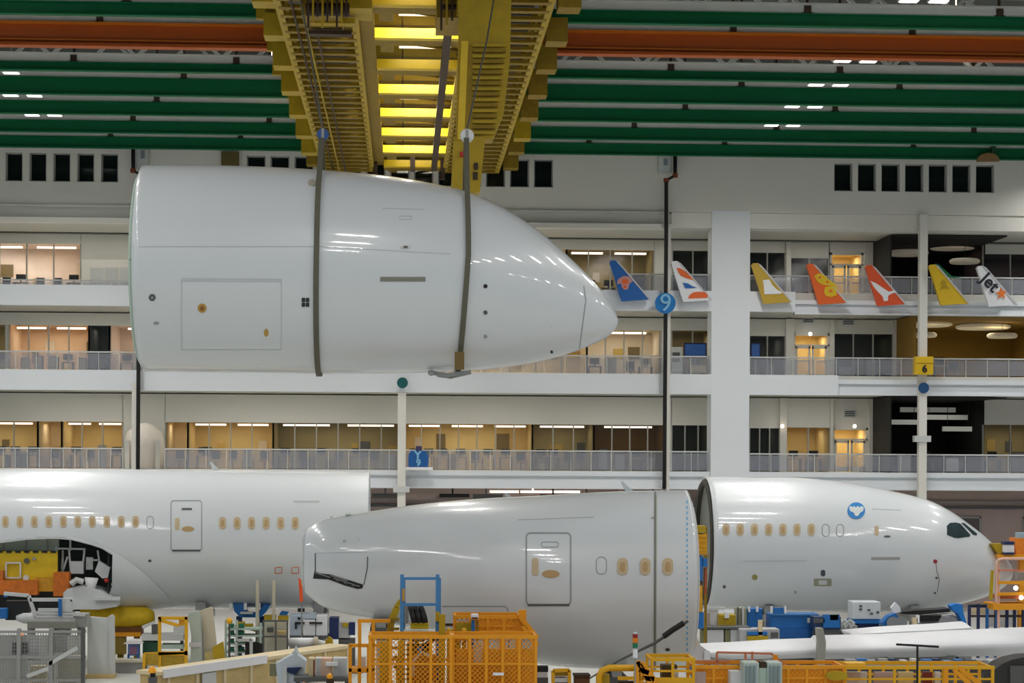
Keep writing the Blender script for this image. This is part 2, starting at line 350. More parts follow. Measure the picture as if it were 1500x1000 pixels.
# ---------------- right-hand office block
def panel_room(fl, a, b, kind, top, doors=0, lights=0, st=26): 
    return office(fl, a, b, kind, lights, top=top, step=st)
for fl, a, b, kind, tp, nl, st in (('U', 1098, 1150, 'dark', wz(370, 1130), 0, 26), ('U', 1157, 1214, 'grey', wz(378, 1180), 0, 28), ('M', 1098, 1150, 'grey', wz(492, 1120), 0, 26), ('M', 1221, 1308, 'dark', wz(489, 1260), 0, 29),
                           ('L', 1098, 1142, 'dark', wz(627, 1120), 0, 14), ('L', 1152, 1216, 'yel', wz(626, 1180), 0, 32)):
    x0, x1, z0, z1 = office(fl, a, b, kind, nl, top=tp, step=st)
    furnish(x0+.2, x1-.2, z0, 2, '%s gallery office right of the broad pilaster' % gname[fl], YW+1)
def dbl_door(fl, a, b, top, lab):
    x0, x1 = X(a, YW, 500), X(b, YW, 500); z0 = flo[fl]; z1 = wz(top, (a+b)/2)
    wn[0] += 1; r = sroot('door_%d' % wn[0])
    struct('wall_gallery', MB().box(x0, x1, YW, YW+.2, z1, ceil_[fl]), WALL)
    struct('wall_office', MB().box(x0, x1, YW+3, YW+3.1, z0, z1+.2).box(x0, x0+.08, YW+.2, YW+3, z0, z1).box(x1-.08, x1, YW+.2, YW+3, z0, z1).box(x0, x1, YW+.2, YW+3, z1, z1+.1), MATS['room_yel'])
    area('office_light', ((x0+x1)/2, YW+1.5, z1-.1), (x1-x0)*.6, .8, 150, (1, .9, .7))
    MB().box(x0, x0+.12, YW-.03, YW+.2, z0, z1).box(x1-.12, x1, YW-.03, YW+.2, z0, z1).box(x0, x1, YW-.03, YW+.2, z1-.14, z1).box(x0, x1, YW-.03, YW+.2, z1-.75, z1-.66).build('frame', WALL, r)
    xm = (x0+x1)/2
    for xa, xb in ((x0+.14, xm-.04), (xm+.04, x1-.14)):
        lf = MB().box(xa, xa+.12, YW, YW+.08, z0, z1-.76).box(xb-.12, xb, YW, YW+.08, z0, z1-.76).box(xa, xb, YW, YW+.08, z0, z0+.3).box(xa, xb, YW, YW+.08, z1-.9, z1-.76).box(xa, xb, YW, YW+.08, z0+1, z0+1.08).build('door_leaf', WALL, r)
        MB().box(xa+.1, xb-.1, YW+.03, YW+.05, z0+.2, z1-.85).build('pane', GLASSW, r)
    MB().box(x0+.12, x1-.12, YW+.05, YW+.07, z1-.66, z1-.14).build('pane', GLASSW, r)
dbl_door('U', 1215, 1264, 370, ''); dbl_door('M', 1162, 1215, 488, ''); dbl_door('L', 1220, 1272, 626, '')
for fl, a, b in (('U', 1150, 1157), ('U', 1264, 1279), ('M', 1150, 1162), ('M', 1215, 1221), ('M', 1308, 1314), ('L', 1142, 1152), ('L', 1216, 1220), ('L', 1272, 1280)):
    struct('wall_gallery', MB().box(X(a, YW, 500), X(b, YW, 500), YW-.3, YW+.2, flo[fl], ceil_[fl]), WALL)
for px, py, lab in ((1184, 468, 'pale ceiling vent above the lit double doors'), (1243, 471, 'pale ceiling vent above the dark office panes'), (1245, 606, 'small vent box above the lower gallery double doors')):
    t = thing('air_vent', lab, 'vent', P(px, py, YW-.1)); bx(px-8, px+8, py-5, py+5, YW-.12, .12).build('frame', LGREY, t)
    for k in range(3): bx(px-7, px+7, py-4+k*3, py-2.6+k*3, YW-.16, .05).build('slat', DGREY, t)
for px, py in ((1227, 345), (1187, 489), (1146, 624), (1252, 624)):
    o = MB().sphere(P(px, py, YW-.5), .11).build('wall_light', LAMP if px in (1227, 1187) else TUBE); tag(o, 'small glowing lamp above the office front at the %s gallery' % ('upper' if py < 400 else 'middle' if py < 600 else 'lower'), 'lamp', 'small lamps over the right office fronts')
# dark open halls with disc lamps
for fl, a, b, kc in (('U', 1279, 1440, 'dark'), ('M', 1314, 1540, 'brown'), ('L', 1280, 1440, 'dark')):
    x0, x1 = X(a, YW, 500), X(b, YW, 500)
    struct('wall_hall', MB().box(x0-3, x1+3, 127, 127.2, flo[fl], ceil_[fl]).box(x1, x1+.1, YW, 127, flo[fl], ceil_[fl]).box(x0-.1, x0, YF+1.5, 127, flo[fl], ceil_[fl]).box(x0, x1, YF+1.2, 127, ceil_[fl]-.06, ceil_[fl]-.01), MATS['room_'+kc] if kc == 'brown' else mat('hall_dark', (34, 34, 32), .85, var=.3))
for fl, a, b, k in (('U', 1440, 1560, 'purple'), ('L', 1440, 1560, 'olive')):
    x0, x1, z0, z1 = office(fl, a, b, k, 0, top=wz(372 if fl == 'U' else 622, 1470), step=40); furnish(x0+.2, x1-.2, z0, 3, '%s gallery office at the right edge' % gname[fl])
discs = [('U', 1330, 371, 30), ('U', 1395, 362, 34), ('U', 1413, 383, 22), ('M', 1353, 475, 42), ('M', 1352, 491, 20), ('M', 1440, 479, 40), ('M', 1468, 492, 22)]
for fl, px, py, r in discs:
    c = P(px, py, 121 - 1.6*(px in (1413, 1352, 1468))); rr = r/24.8
    t = thing('disc_lamp', 'shallow disc lamp, %s' % {(1330): 'leftmost on the upper gallery', 1395: 'behind the slim column on the upper gallery', 1413: 'smallest and lowest on the upper gallery', 1353: 'behind the column on the middle gallery', 1352: 'small one under the larger disc by the middle column', 1440: 'wide one right of the middle column', 1468: 'small one at the right of the middle gallery'}[px], 'lamp', c)
    MB().tube2([(c+Vector((0,0,-.12)), rr*.9), (c+Vector((0,0,-.05)), rr), (c+Vector((0,0,.08)), rr), (c+Vector((0,0,.16)), rr*.85)], 28).build('shade', mat('disc_shade', (226, 214, 190), .7, emit=.25), t, smooth=False)
    MB().tube([c+Vector((0,0,.16)), Vector((c.x, c.y, ceil_[fl]))], .015, 5).build('cord', BLACK, t)
for px, py in ((1334, 346), (1424, 348)):
    o = MB().sphere(P(px, py, 120), .17).tube([P(px, py, 120), Vector((P(px, py, 120).x, 120, z_gap))], .03, 6).build('spot_lamp', LAMP); tag(o, 'bright round spot lamp in the dark upper hall, %s of the slim column' % ('left' if px < 1350 else 'right'), 'lamp')
for i, (px0, px1, py, Y) in enumerate(((1296, 1345, 618, 120), (1355, 1418, 611, 121), (1382, 1424, 628, 119), (1320, 1400, 600, 124))):
    t = thing('linear_pendant', ['long white linear lamp left of the slim column, lower hall', 'long white linear lamp right of the slim column, lower hall', 'short white linear lamp hanging lowest in the lower hall', 'linear lamp hanging deepest in the lower hall'][i], 'lamp', P((px0+px1)/2, py, Y))
    bx(px0, px1, py-3.5, py+3.5, Y, .3).build('housing', mat('lin_lamp', (226, 226, 214), .6, emit=.35), t)
    for px in (px0+6, px1-6): MB().tube([P(px, py-3, Y+.1), Vector((P(px, py, Y+.1).x, Y+.1, zB0))], .02, 5).build('cord', BLACK, t)
    # wall panels
# stools and tables in halls
for fl in ('M', 'L', 'U'):
    furnish(X(1345 if fl == 'M' else 1310, YF+3, 500), X(1418, YF+3, 500), flo[fl], 3, '%s gallery dark hall' % gname[fl], YF+3.5)
# person-sized framed blue screens in the middle gallery
for a, b, lab in ((1002, 1035, 'blue lit display board on the middle gallery left of the broad pilaster'), (1100, 1114, 'small blue display on the middle gallery just right of the broad pilaster')):
    t = thing('display_board', lab, 'display', P(a, 520, YW-.3)); bx(a, b, 502, 524, YW-.3, .12).build('frame', NAVY, t); x9 = X((a+b)/2, YW-.3, 530); MB().box(x9-.05, x9+.05, YW-.28, YW-.2, zB1-.02, Z(523, YW-.3)).build('stand', GREY, t)
    bx(a+1.5, b-1.5, 504, 522, YW-.32, .03).build('screen', mat('screen_blue', (54, 96, 164), .4, emit=.3, var=.4, scale=3), t)
t = thing('service_counter', 'white counter with dark shelves beside the blue display board', 'counter', P(992, 543, YW-1)); cut(MB(), YW-1, YW-.5, 984, 1000, 508, 546, YW-1).box(X(985, YW-1, 540), X(999, YW-1, 540), YW-1, YW-.5, zB1-.02, zB1+.3).build('body', LGREY, t)
for k in range(2): bx(985, 996, 516+k*9, 521+k*9, YW-1.04, .05).build('shelf', DGREY, t)
bx(1012, 1035, 535, 546, YW-1.2, .5).build('counter_front', BEIGE, t)
for fl, e in (('U', 170), ('M', 130), ('L', 150)):
    for a, b in ((0, 250), (250, 560), (560, 830), (830, 1040), (1100, 1275)):
        area('gallery_fill_light', (X((a+b)/2, YF+3, 500), YF+3.2, ceil_[fl]-.1), (X(b, YF+3, 500)-X(a, YF+3, 500))*.8, .4, e*(b-a)/200, (1, .96, .88))  # fill lamps added under the ceilings to brighten the galleries
area('hall_fill_light', (X(1420, 120, 480), 121, zA0-.5), 5, 4, 420, (1, .94, .7)); area('hall_fill_light', (X(1360, 120, 380), 120, z_gap-.6), 4, 4, 40); area('hall_fill_light', (X(1360, 120, 600), 120, zB0-.6), 4, 4, 50)  # large fill lamps added to brighten the hall walls
# ---------------- glass gallery railings
def railing(fl, a, b, Y, top, step, lab):
    z0 = flo[fl]; x0, x1 = X(a, Y, 600), X(b, Y, 600); z1 = z0+top
    t = thing('glass_railing', lab, 'railing', (x0, Y, z0)); n = max(1, round((b-a)/step))
    MB().tube([(x0, Y, z1), (x1, Y, z1)], .05, 6).build('handrail', LGREY, t)
    for i in range(n+1):
        x = x0+(x1-x0)*i/n; MB().box(x-.025, x+.025, Y-.02, Y+.03, z0, z1).build('post', LGREY, t)
        if i < n: MB().box(x+.05, x+(x1-x0)/n-.05, Y, Y+.015, z0+.06, z1-.08).build('glass_panel', GLASSR, t)
railing('M', -100, 205, YF+.7, 1.0, 32, 'glass railing of the middle gallery left of the suspended nose')
railing('M', 205, 1042, YF+.7, 1.0, 31, 'glass railing of the middle gallery running behind the nose tip')
railing('M', 1098, 1540, YF+.9, 1.0, 32, 'glass railing of the middle gallery right of the broad pilaster')
railing('L', -100, 180, YF+.7, 1.1, 17, 'glass railing of the lower gallery at the far left with close posts')
railing('L', 242, 1042, YF+.7, 1.1, 30, 'long glass railing of the lower gallery above the white fuselages')
railing('L', 1098, 1540, YF+.9, 1.0, 32, 'glass railing of the lower gallery right of the broad pilaster')
railing('U', 905, 1042, YF+.7, .95, 40, 'glass railing of the upper gallery behind the first two tail fins')
railing('U', 1098, 1540, YF+.9, .95, 30, 'glass railing of the upper gallery behind the five right tail fins')
railing('U', -100, 205, YF+.7, .3, 45, 'low rail of the upper gallery at the far left')
# ---------------- ground-floor wall behind the aircraft
for k, (za, zb_) in enumerate(((5.75, 5.9), (2.9, 3.1), (6.15, 6.2))): struct('trim_%d' % (10+k), MB().box(XL, XR, 117.8, 118, za, zb_), DGREY if k == 0 else GREY)
struct('wall_ground_floor', MB().box(XL, XR, 118, 118.3, 0, zC0+.2), PINK)
for i in range(14):
    xa = XL+3+i*5.6
    r = sroot('window_%d' % (70+i))
    MB().box(xa, xa+2.9, 117.9, 117.98, 3.4, 5.2).build('pane', mat('gf_glass', (92, 84, 84), .3), r)
    MB().box(xa-.1, xa, 117.85, 118, 3.3, 5.3).box(xa+2.9, xa+3, 117.85, 118, 3.3, 5.3).box(xa-.1, xa+3, 117.85, 118, 5.2, 5.3).box(xa-.1, xa+3, 117.85, 118, 3.3, 3.4).build('frame', GREY, r)
for i in range(9):
    o = MB().box(X(545, 116, 730)+i*1.9, X(545, 116, 730)+i*1.9+1.7, 115.9, 116.1, zC0-.55-(.1 if i % 2 else 0), zC0-.35).box(X(545, 116, 730)+i*1.9+.7, X(545, 116, 730)+i*1.9+.8, 115.95, 116.05, zC0-.35, zC1-.85).build('pipe_section', [DGREY, PINK, BLACK][i % 3]); tag(o, 'short dark duct section under the lower gallery floor', 'duct', 'duct sections under the lower gallery')
area('ground_light', (X(800, 117, 716), 116.8, zC0-.3), 8, .3, 90, (1, .93, .85))
o = MB().box(X(718, 116, 716), X(850, 116, 716), 116.2, 116.4, zC0-.28, zC0-.16).box(X(780, 116, 716), X(782, 116, 716), 116.25, 116.35, zC0-.2, zC1-.85).build('strip_light', TUBE); tag(o, 'long glowing strip light just above the white aft fuselage roof line', 'light')

# ================================================================ CEILING BEAMS
ZB = Z(215, 112, 0)
BY = [(112.0, .62), (106.7, .62), (101.0, .64), (95.5, .80), (89.6, .38), (84.3, 1.0), (78.2, .5), (72.6, .6)]
def girder(Y, z0, h, mt, lab, orange=False):
    t = thing('runway_beam', lab, 'beam', (5, Y, z0)); xa, xb = -34, 46
    if orange:
        MB().box(xa, xb, Y, Y+.12, z0+.12, z0+h-.1).build('web', mt, t)
        MB().box(xa, xb, Y-.25, Y+.35, z0, z0+.12).build('lower_flange', mt, t)
        MB().box(xa, xb, Y-.2, Y+.3, z0+h-.1, z0+h).build('upper_flange', ORTRIM, t)
        MB().box(xa, xb, Y-.12, Y, z0+.24, z0+.3).build('rail', ORTRIM, t)
    else:
        MB().box(xa, xb, Y, Y+.1, z0+.06, z0+h-.05).build('web', mt, t)
        MB().box(xa, xb, Y-.13, Y+.22, z0, z0+.06).build('lower_flange', mt, t)
        MB().box(xa, xb, Y-.13, Y+.22, z0+h-.05, z0+h).build('upper_flange', mt, t)
labs = ['green beam nearest the upper wall windows, lowest in the picture', 'second green beam from the back wall', 'third green beam from the back wall', 'tall green beam, fourth from the back wall', 'slim green beam right below the orange one',
        'broad orange beam across the ceiling', 'green beam just above the orange one', 'green beam along the top edge of the picture']
for i, (Y, h) in enumerate(BY):
    girder(Y, ZB, h, ORANGE if i == 5 else GREEN, labs[i], i == 5)
    # grey suspension beam above each
    o = MB().box(-34, 46, Y-.05, Y+.1, ZB+h+.01, ZB+h+.34).box(-34, 46, Y-.15, Y+.2, ZB+h+.34, ZB+h+.4).build('suspension_beam', ROOFG)
    tag(o, 'grey steel beam carried on top of the %s' % labs[i].split(',')[0], 'beam')
    for k, xx in enumerate((-26.5, -16, -9, 10, 17.5, 28, 38)):
        j = xx+(i*1.9) % 6
        o = MB().box(j-.14, j+.14, Y-.1, Y+.25, ZB+h, ZB+h+.3).box(j-.22, j+.22, Y-.05, Y+.2, ZB+h, ZB+h+.06).box(j-.05, j+.05, Y, Y+.1, ZB+h+.3, ROOFZ).build('hanger_bracket', DARKB)
        tag(o, 'dark bracket on the ' + ('lowest green beam', 'second green beam from the wall', 'third green beam from the wall', 'tall green beam', 'slim green beam below the orange', 'orange beam', 'green beam just above the orange', 'topmost green beam')[i], 'bracket', 'hanger brackets of the '+labs[i].split(',')[0])
# roof trusses between the beams
for i, Y in enumerate((109.4, 104.0, 98.4, 92.6, 87.0, 81.4, 75.4, 69.8)):
    t = thing('roof_truss', 'grey lattice truss %s' % ['behind the gap over the lowest green beam', 'over the second green beam', 'over the third green beam', 'over the tall green beam', 'under the orange beam', 'just above the orange beam', 'along the picture top', 'nearest, above the picture top'][i], 'truss', (5, Y, 27))
    zb_, zt_ = ZB+1.0, ZB+3.2
    MB().box(-34, 46, Y-.12, Y+.12, zb_, zb_+.22).build('bottom_chord', ROOFG, t); MB().box(-34, 46, Y-.12, Y+.12, zt_, zt_+.22).build('top_chord', ROOFG, t)
    k = 0; xx = -33.
    while xx < 45:
        MB().bar((xx, Y, zb_+.2 if k % 2 else zt_), (xx+1.9, Y, zt_ if k % 2 else zb_+.2), .16).build('diagonal', ROOFG, t); xx += 1.9; k += 1
for gx in (-37.6, 38.6):
    for gy in (109.3, 98.3, 86.9, 75.3): area('hall_light', (gx, gy, ZB+.36), 2.2, .5, HALL_W*3.6, spread=146)
# ceiling lights in view, set two by two along rows
first = None
cl_rows = [(-18.2, 'left of the crane'), (0.4, 'above the yellow crane'), (19.2, 'right of the crane')]
for gx, wh in cl_rows:
    for gy in (103.9, 98.3, 92.5, 86.9, 75.3):
        for s in (-1, 1):
            x = gx+s*.56; z = ZB+.38
            area('hall_light', (x, gy, z-.02), .62, .36, HALL_W*1.4, spread=146)
            if first is None:
                t = thing('high_bay_light', 'white high-bay lamp in the ceiling row %s' % wh, 'ceiling light', (x, gy, z), 'paired ceiling lamps, row '+wh); first = t
                MB().box(x-.38, x+.38, gy-.24, gy+.24, z+.03, z+.2).build('housing', LGREY, t); MB().box(x-.33, x+.33, gy-.19, gy+.19, z, z+.03).build('diffuser', LAMP, t); MB().box(x-.03, x+.03, gy-.03, gy+.03, z+.2, ROOFZ-.02).build('stem', GREY, t)
            else:
                c = first.copy(); COL.objects.link(c); c.location = (x, gy, z); c['label'] = 'white high-bay lamp in the ceiling row %s' % wh; c['group'] = 'paired ceiling lamps, row '+wh
                for ch in list(first.children):
                    d = ch.copy(); COL.objects.link(d); d.parent = c
for px, py, s in ((390, 72, 1), (398, 113, -1), (755, 118, 1), (1400, 88, 1)):
    c = P(px, py, 92 if py < 100 else 99.5); o = MB().box(c.x-.7, c.x+.7, c.y-.1, c.y+.1, c.z-.04, c.z+.06).box(c.x-.02, c.x+.02, c.y-.02, c.y+.02, c.z, ROOFZ).build('walkway_light', TUBE)
    tag(o, {390: 'warm lamp under the orange beam left of the crane', 398: 'small lamp over the green beam left of the crane', 755: 'small lamp over the green beam right of the crane', 1400: 'warm glowing lamp under the orange beam far right'}[px], 'light')
# ================================================================ AIRCRAFT SECTIONS
def catmull(st, n):
    out = []
    for i in range(len(st)-1):
        p0 = st[max(i-1, 0)]; p1 = st[i]; p2 = st[i+1]; p3 = st[min(i+2, len(st)-1)]
        for k in range(n):
            t = k/n; out.append(tuple(.5*((2*b)+(-a+c)*t+(2*a-5*b+4*c-d)*t*t+(-a+3*b-3*c+d)*t**3) for a, b, c, d in zip(p0, p1, p2, p3)))
    out.append(st[-1]); return out
class Hull:
    """lofted barrel: stations given as (px, top, bottom) measured on the axis plane Y"""
    def __init__(s, Y, st, n=6, ring=96, wfac=None, close_end=False):
        s.Y = Y; rows = []
        ws = []
        for px, a, b in st:
            p = P(px, (a+b)/2, Y); zt = Z(a, Y, px); zb = Z(b, Y, px); ws.append((p.x, (zt+zb)/2, (zt-zb)/2, (zt-zb)/2*(wfac(px) if wfac else .97)))
        s.rows = catmull(ws, n); s.ring = ring; s.mb = MB()
        for x, zc, h, wd in s.rows:
            for k in range(ring):
                t = 2*math.pi*k/ring; s.mb.v.append(Vector((x, Y-wd*math.cos(t), zc+h*math.sin(t))))
        nr = len(s.rows)
        for i in range(nr-1):
            for k in range(ring):
                a = i*ring+k; b = i*ring+(k+1) % ring; s.mb.f.append((a, a+ring, b+ring, b))
        if close_end: s.mb.f.append(tuple((nr-1)*ring+k for k in range(ring)))
        s.bvh = BVHTree.FromPolygons(s.mb.v, s.mb.f)
    def hit(s, px, py):
        d = dirpx(px, py).normalized(); l, n, i, _ = s.bvh.ray_cast(CP, d)
        if l is None:
            l, n, i, _ = s.bvh.find_nearest(P(px, py, s.Y-3))
        if n.dot(d) > 0: n = -n
        return l, n
    def decal(s, pts, name, mt, parent, off=.02, thick=.03):
        n = len(pts); cx = sum(p[0] for p in pts)/n; cy = sum(p[1] for p in pts)/n; mb = MB(); fr = (1, .66, .33)
        hs = [s.hit(*p) for p in pts]; c = s.hit(cx, cy)
        mb.v = [l-q*(thick-off) for l, q in hs]
        for f in fr:
            for p in pts: l, q = s.hit(cx+(p[0]-cx)*f, cy+(p[1]-cy)*f); mb.v.append(l+q*off)
        mb.v.append(c[0]+c[1]*off)
        for r in range(3): mb.f += [(r*n+i, r*n+(i+1) % n, (r+1)*n+(i+1) % n, (r+1)*n+i) for i in range(n)]
        mb.f += [(3*n+i, 3*n+(i+1) % n, 4*n) for i in range(n)]
        return mb.build(name, mt, parent)
    def line(s, pts, wpx, name, mt, parent, off=.012, closed=False, step=5):
        pp = []
        if closed: pts = pts+[pts[0]]
        for i in range(len(pts)-1):
            a, b = pts[i], pts[i+1]; L = math.hypot(b[0]-a[0], b[1]-a[1]); m_ = max(1, int(L/step))
            for k in range(m_): pp.append((a[0]+(b[0]-a[0])*k/m_, a[1]+(b[1]-a[1])*k/m_))
        pp.append(pts[-1]); mb = MB()
        for i, p in enumerate(pp):
            a = pp[max(i-1, 0)]; b = pp[min(i+1, len(pp)-1)]
            if closed and (i == 0 or i == len(pp)-1): a, b = pp[-2], pp[1]
            dx, dy = b[0]-a[0], b[1]-a[1]; L = math.hypot(dx, dy) or 1; nx, ny = -dy/L*wpx/2, dx/L*wpx/2
            for sgn in (-1, 1):
                l, q = s.hit(p[0]+nx*sgn, p[1]+ny*sgn); mb.v.append(l+q*off); mb.v.append(l-q*.01)
        for i in range(len(pp)-1):
            a = i*4; b = a+4; mb.f += [(a, a+2, b+2, b), (a+1, a, b, b+1), (a+2, a+3, b+3, b+2)]
        return mb.build(name, mt, parent)
def rrect(cx, cy, w_, h_, r, n=5):
    pts = []
    for qx, qy, a0 in ((1, 1, 0), (-1, 1, 90), (-1, -1, 180), (1, -1, 270)):
        for k in range(n+1):
            a = math.radians(a0+90*k/n); pts.append((cx+qx*(w_/2-r)+r*math.cos(a), cy+qy*(h_/2-r)+r*math.sin(a)))
    return pts
def ell(cx, cy, a, b, n=16): return [(cx+a*math.cos(2*math.pi*k/n), cy+b*math.sin(2*math.pi*k/n)) for k in range(n)]
def plug_window(H, cx, cy, w_, h_, parent):
    wn_ = H.decal(rrect(cx, cy, w_, h_, w_*.46), 'cabin_window', TAN, parent, .03)
    H.decal(rrect(cx, cy+.5, w_*.45, h_*.55, w_*.2, 3), 'window_plug', TANL, wn_, .045)
def outline_window(H, cx, cy, w_, h_, parent): H.line(rrect(cx, cy, w_, h_, w_*.46), 1.2, 'cabin_window', SEAM, parent, closed=True, step=3)
def skin(H, parent, mt=WHITE, drop=None, name='skin', thick=.09):
    mb = H.mb
    if drop: mb.f = [f for f in mb.f if not drop(sum((mb.v[i] for i in f), Vector())/len(f))]
    o = mb.build(name, mt, parent, smooth=True)
    so = o.modifiers.new('solid', 'SOLIDIFY'); so.thickness = thick; so.offset = -1
    return o
def to_px(p):
    d = p-CP; k = d.dot(fw); return 750+F*d.dot(rt)/k, 670-F*d.dot(uc)/k
def inpoly(x, y, poly):
    c = False; j = len(poly)-1
    for i in range(len(poly)):
        xi, yi = poly[i]; xj, yj = poly[j]
        if (yi > y) != (yj > y) and x < (xj-xi)*(y-yi)/(yj-yi)+xi: c = not c
        j = i
    return c
def frames(H, parent, idx, mt, r=.12, name='inner_frame'):
    for i in idx:
        x, zc, h, wd = H.rows[i]
        MB().tube([(x, H.Y-(wd-.25)*math.cos(t), zc+(h-.25)*math.sin(t)) for t in [2*math.pi*k/40 for k in range(41)]], r, 6, False).build(name, mt, parent)
# ---------------- 1 suspended nose
YN = 59.0
st = [(212, 243, 544), (300, 243, 545), (400, 246, 546), (470, 250, 547), (560, 258, 546.5), (640, 271, 545), (690, 284, 543), (740, 307, 538), (790, 340, 530), (830, 374, 519), (860, 403, 508), (880, 425, 499), (894, 445, 490), (902, 459, 481), (905.5, 469, 472)]
H1 = Hull(YN, st, wfac=lambda px: .98, close_end=True)
c0 = P(560, 545, YN)
N1 = thing('nose_section', 'large white aircraft nose section hanging from the yellow crane', 'aircraft section', c0)
skin(H1, N1); frames(H1, N1, (0, 4, 8), PALEG)
H1.line([(855, 419), (858, 440), (854, 470), (848, 515)], 1.3, 'radome_seam', SEAM, N1)
H1.decal([(557, 405.5), (623, 405.5), (623, 412), (557, 412)], 'step_plate', mat('step_grey', (128, 128, 118), .6), N1)
H1.line([(266, 408), (412, 409), (412, 412), (266, 411)], 1.2, 'panel_seam', mat('seam_faint', (190, 195, 197)), N1, closed=True)
H1.line([(266, 410), (266, 512), (412, 512), (412, 412)], .8, 'panel_seam', MATS['seam_faint'], N1)
H1.line([(560, 305), (622, 307)], 1, 'panel_seam', MATS['seam_faint'], N1)
H1.line(rrect(594, 319, 18, 5, 2), .9, 'handle_recess', MATS['seam_faint'], N1, closed=True)
H1.line([(205, 361), (470, 361), (660, 372)], .8, 'panel_seam', MATS['seam_faint'], N1)
H1.decal(ell(594, 362, 8, 2.5), 'door_handle', LGREY, N1); H1.decal(ell(594, 362, 3.5, 1.4), 'handle_grip', SEAMD, N1, .04)
for px, py, r, mt, nm in ((223, 435.5, 5, SEAMD, 'round_port'), (229, 473, 4, SEAM, 'oval_port'), (296, 451, 6.5, mat('brass', (186, 150, 72), .4, .3), 'brass_port'), (390, 487, 3.4, MATS['brass'], 'brass_port'), (711, 419, 3, BLACK, 'sensor_hole'), (711, 457.5, 3, DGREY, 'sensor_hole'), (711, 492.5, 2.6, SEAM, 'sensor_hole'), (808, 515, 2, BLACK, 'tow_hook')):
    H1.decal(ell(px, py, r*(1 if nm != 'oval_port' else 1.1), r*(.55 if nm == 'oval_port' else 1.6 if px == 390 else 1)), nm, mt, N1)
H1.decal(ell(296, 451, 3, 3), 'port_core', mat('brass_dark', (140, 90, 40)), N1, .04); H1.decal(ell(223, 435.5, 2, 2), 'port_core', GREY, N1, .04)
for a, b in ((443.5, 438), (449.5, 438), (443.5, 445), (449.5, 445)): H1.decal(rrect(a+1, b+1, 5.2, 6, 1.2, 2), 'static_port', mat('ports_green', (38, 48, 40)), N1)
H1.decal(ell(457, 268, 6, 5), 'cap_plug', mat('plug_tan', (170, 166, 150)), N1)
# fairing flap at the front of the roof
H1.line([(700, 300), (720, 300), (760, 325), (820, 370)], 1, 'windshield_seam', MATS['seam_faint'], N1)
# ---------------- slings
def sling(px, lean, lab, idx):
    i = min(range(len(H1.rows)), key=lambda k: abs(H1.rows[k][0]-X(px, YN, 400))); x, zc, h, wd = H1.rows[i]
    top = P(px, 205, YN); t = thing('lifting_sling', lab, 'sling', (x, YN, zc-h)); pts = []
    xs = [q[0] for q in H1.rows]
    def loc_(xx):
        k = max(j for j in range(len(xs)-1) if xs[j] <= xx); f_ = (xx-xs[k])/(xs[k+1]-xs[k]); return [H1.rows[k][j]*(1-f_)+H1.rows[k+1][j]*f_ for j in range(4)]
    a0 = math.radians(62)
    for k in range(-2, 47):
        a = a0-(math.pi+2*a0)*(k+2)/48
        xx = x+lean*max(0, -math.sin(a)+.2); _, zc_, h_, wd_ = loc_(xx+.09 if lean > -.1 else xx-.05); pts.append(Vector((xx, YN-(wd_+.04)*math.cos(a), zc_+(h_+.04)*math.sin(a))))
    pts = [Vector((x, YN-.15, top.z))]+pts+[Vector((x, YN+.15, top.z))]
    mb = MB(); hw = .075
    for p in pts:
        c = Vector((p.x, YN, zc)); n = (p-c); n.x = 0; n.normalize()
        mb.v += [p+Vector((-hw, 0, 0)), p+Vector((hw, 0, 0)), p+Vector((hw, 0, 0))+n*.045, p+Vector((-hw, 0, 0))+n*.045]
    for k in range(len(pts)-1):
        for j in range(4):
            a = k*4+j; b = k*4+(j+1) % 4; mb.f.append((a, b, b+4, a+4))
    mb.build('webbing', OLIVE, t)
    return t, x, zc, h, wd
s1 = sling(472, -.03, 'dark webbing sling around the suspended nose, left one', 0)
s2 = sling(682, -.18, 'dark webbing sling around the suspended nose, right one nearer the tip', 1)
# protective edge pad and fittings at the foot of the right sling
t = s2[0]
pb = P(660, 546, YN-.3)
MB().bar(P(627, 545, YN-.6), P(655, 549, YN-.6), .1, .12).bar(P(655, 549, YN-.6), P(690, 545, YN-.6), .1, .12).tube([P(640, 550, YN-.5), P(660, 553, YN-.5), P(690, 546, YN-.5)], .04, 6).build('keel_fitting', GREY, t)
MB().sphere(P(632, 546, YN-.7), .09).build('shackle', SEAM, t)
bx(666, 680, 515, 541, YN-1.9, .08).build('edge_pad', mat('pad_olive', (112, 92, 50), .8), t)
for px, py, mt, lab, sz in ((473, 197, mat('hook_blue', (24, 80, 150), .4), 'blue round hook block over the left sling', .17), (684, 199, mat('hook_white', (220, 222, 220), .4), 'white round hook block over the right sling', .2)):
    c = P(px, py, YN); t = thing('hook_block', lab, 'hook', c)
    MB().tube([c+Vector((0, -.12, 0)), c+Vector((0, -.06, 0)), c+Vector((0, .06, 0)), c+Vector((0, .12, 0))], [sz*.9, sz, sz, sz*.9], 24).build('sheave', mt, t)
    MB().tube([c+Vector((0, 0, -sz*.8)), c+Vector((0, 0, -sz-.16))], .05, 8).build('shank', DGREY, t)
    for s in (-1, 1): MB().box(c.x-.04, c.x+.04, c.y+s*.13-.015, c.y+s*.13+.015, c.z-.15, c.z+.16).build('cheek_plate', GREY, t)
for pts, lab in (([(432, -40), (452, 60), (473, 190)], 'steel hoist rope running down to the blue hook block'), ([(730, -40), (713, 60), (684, 190)], 'steel hoist rope running down to the white hook block')):
    Yr = [66, 64, YN] if len(pts) == 3 else [80, 86, 96, 108]
    o = MB().tube([P(a, b, y) for (a, b), y in zip(pts, Yr)], .03, 6).build('hoist_rope', OLIVE); tag(o, lab, 'rope')
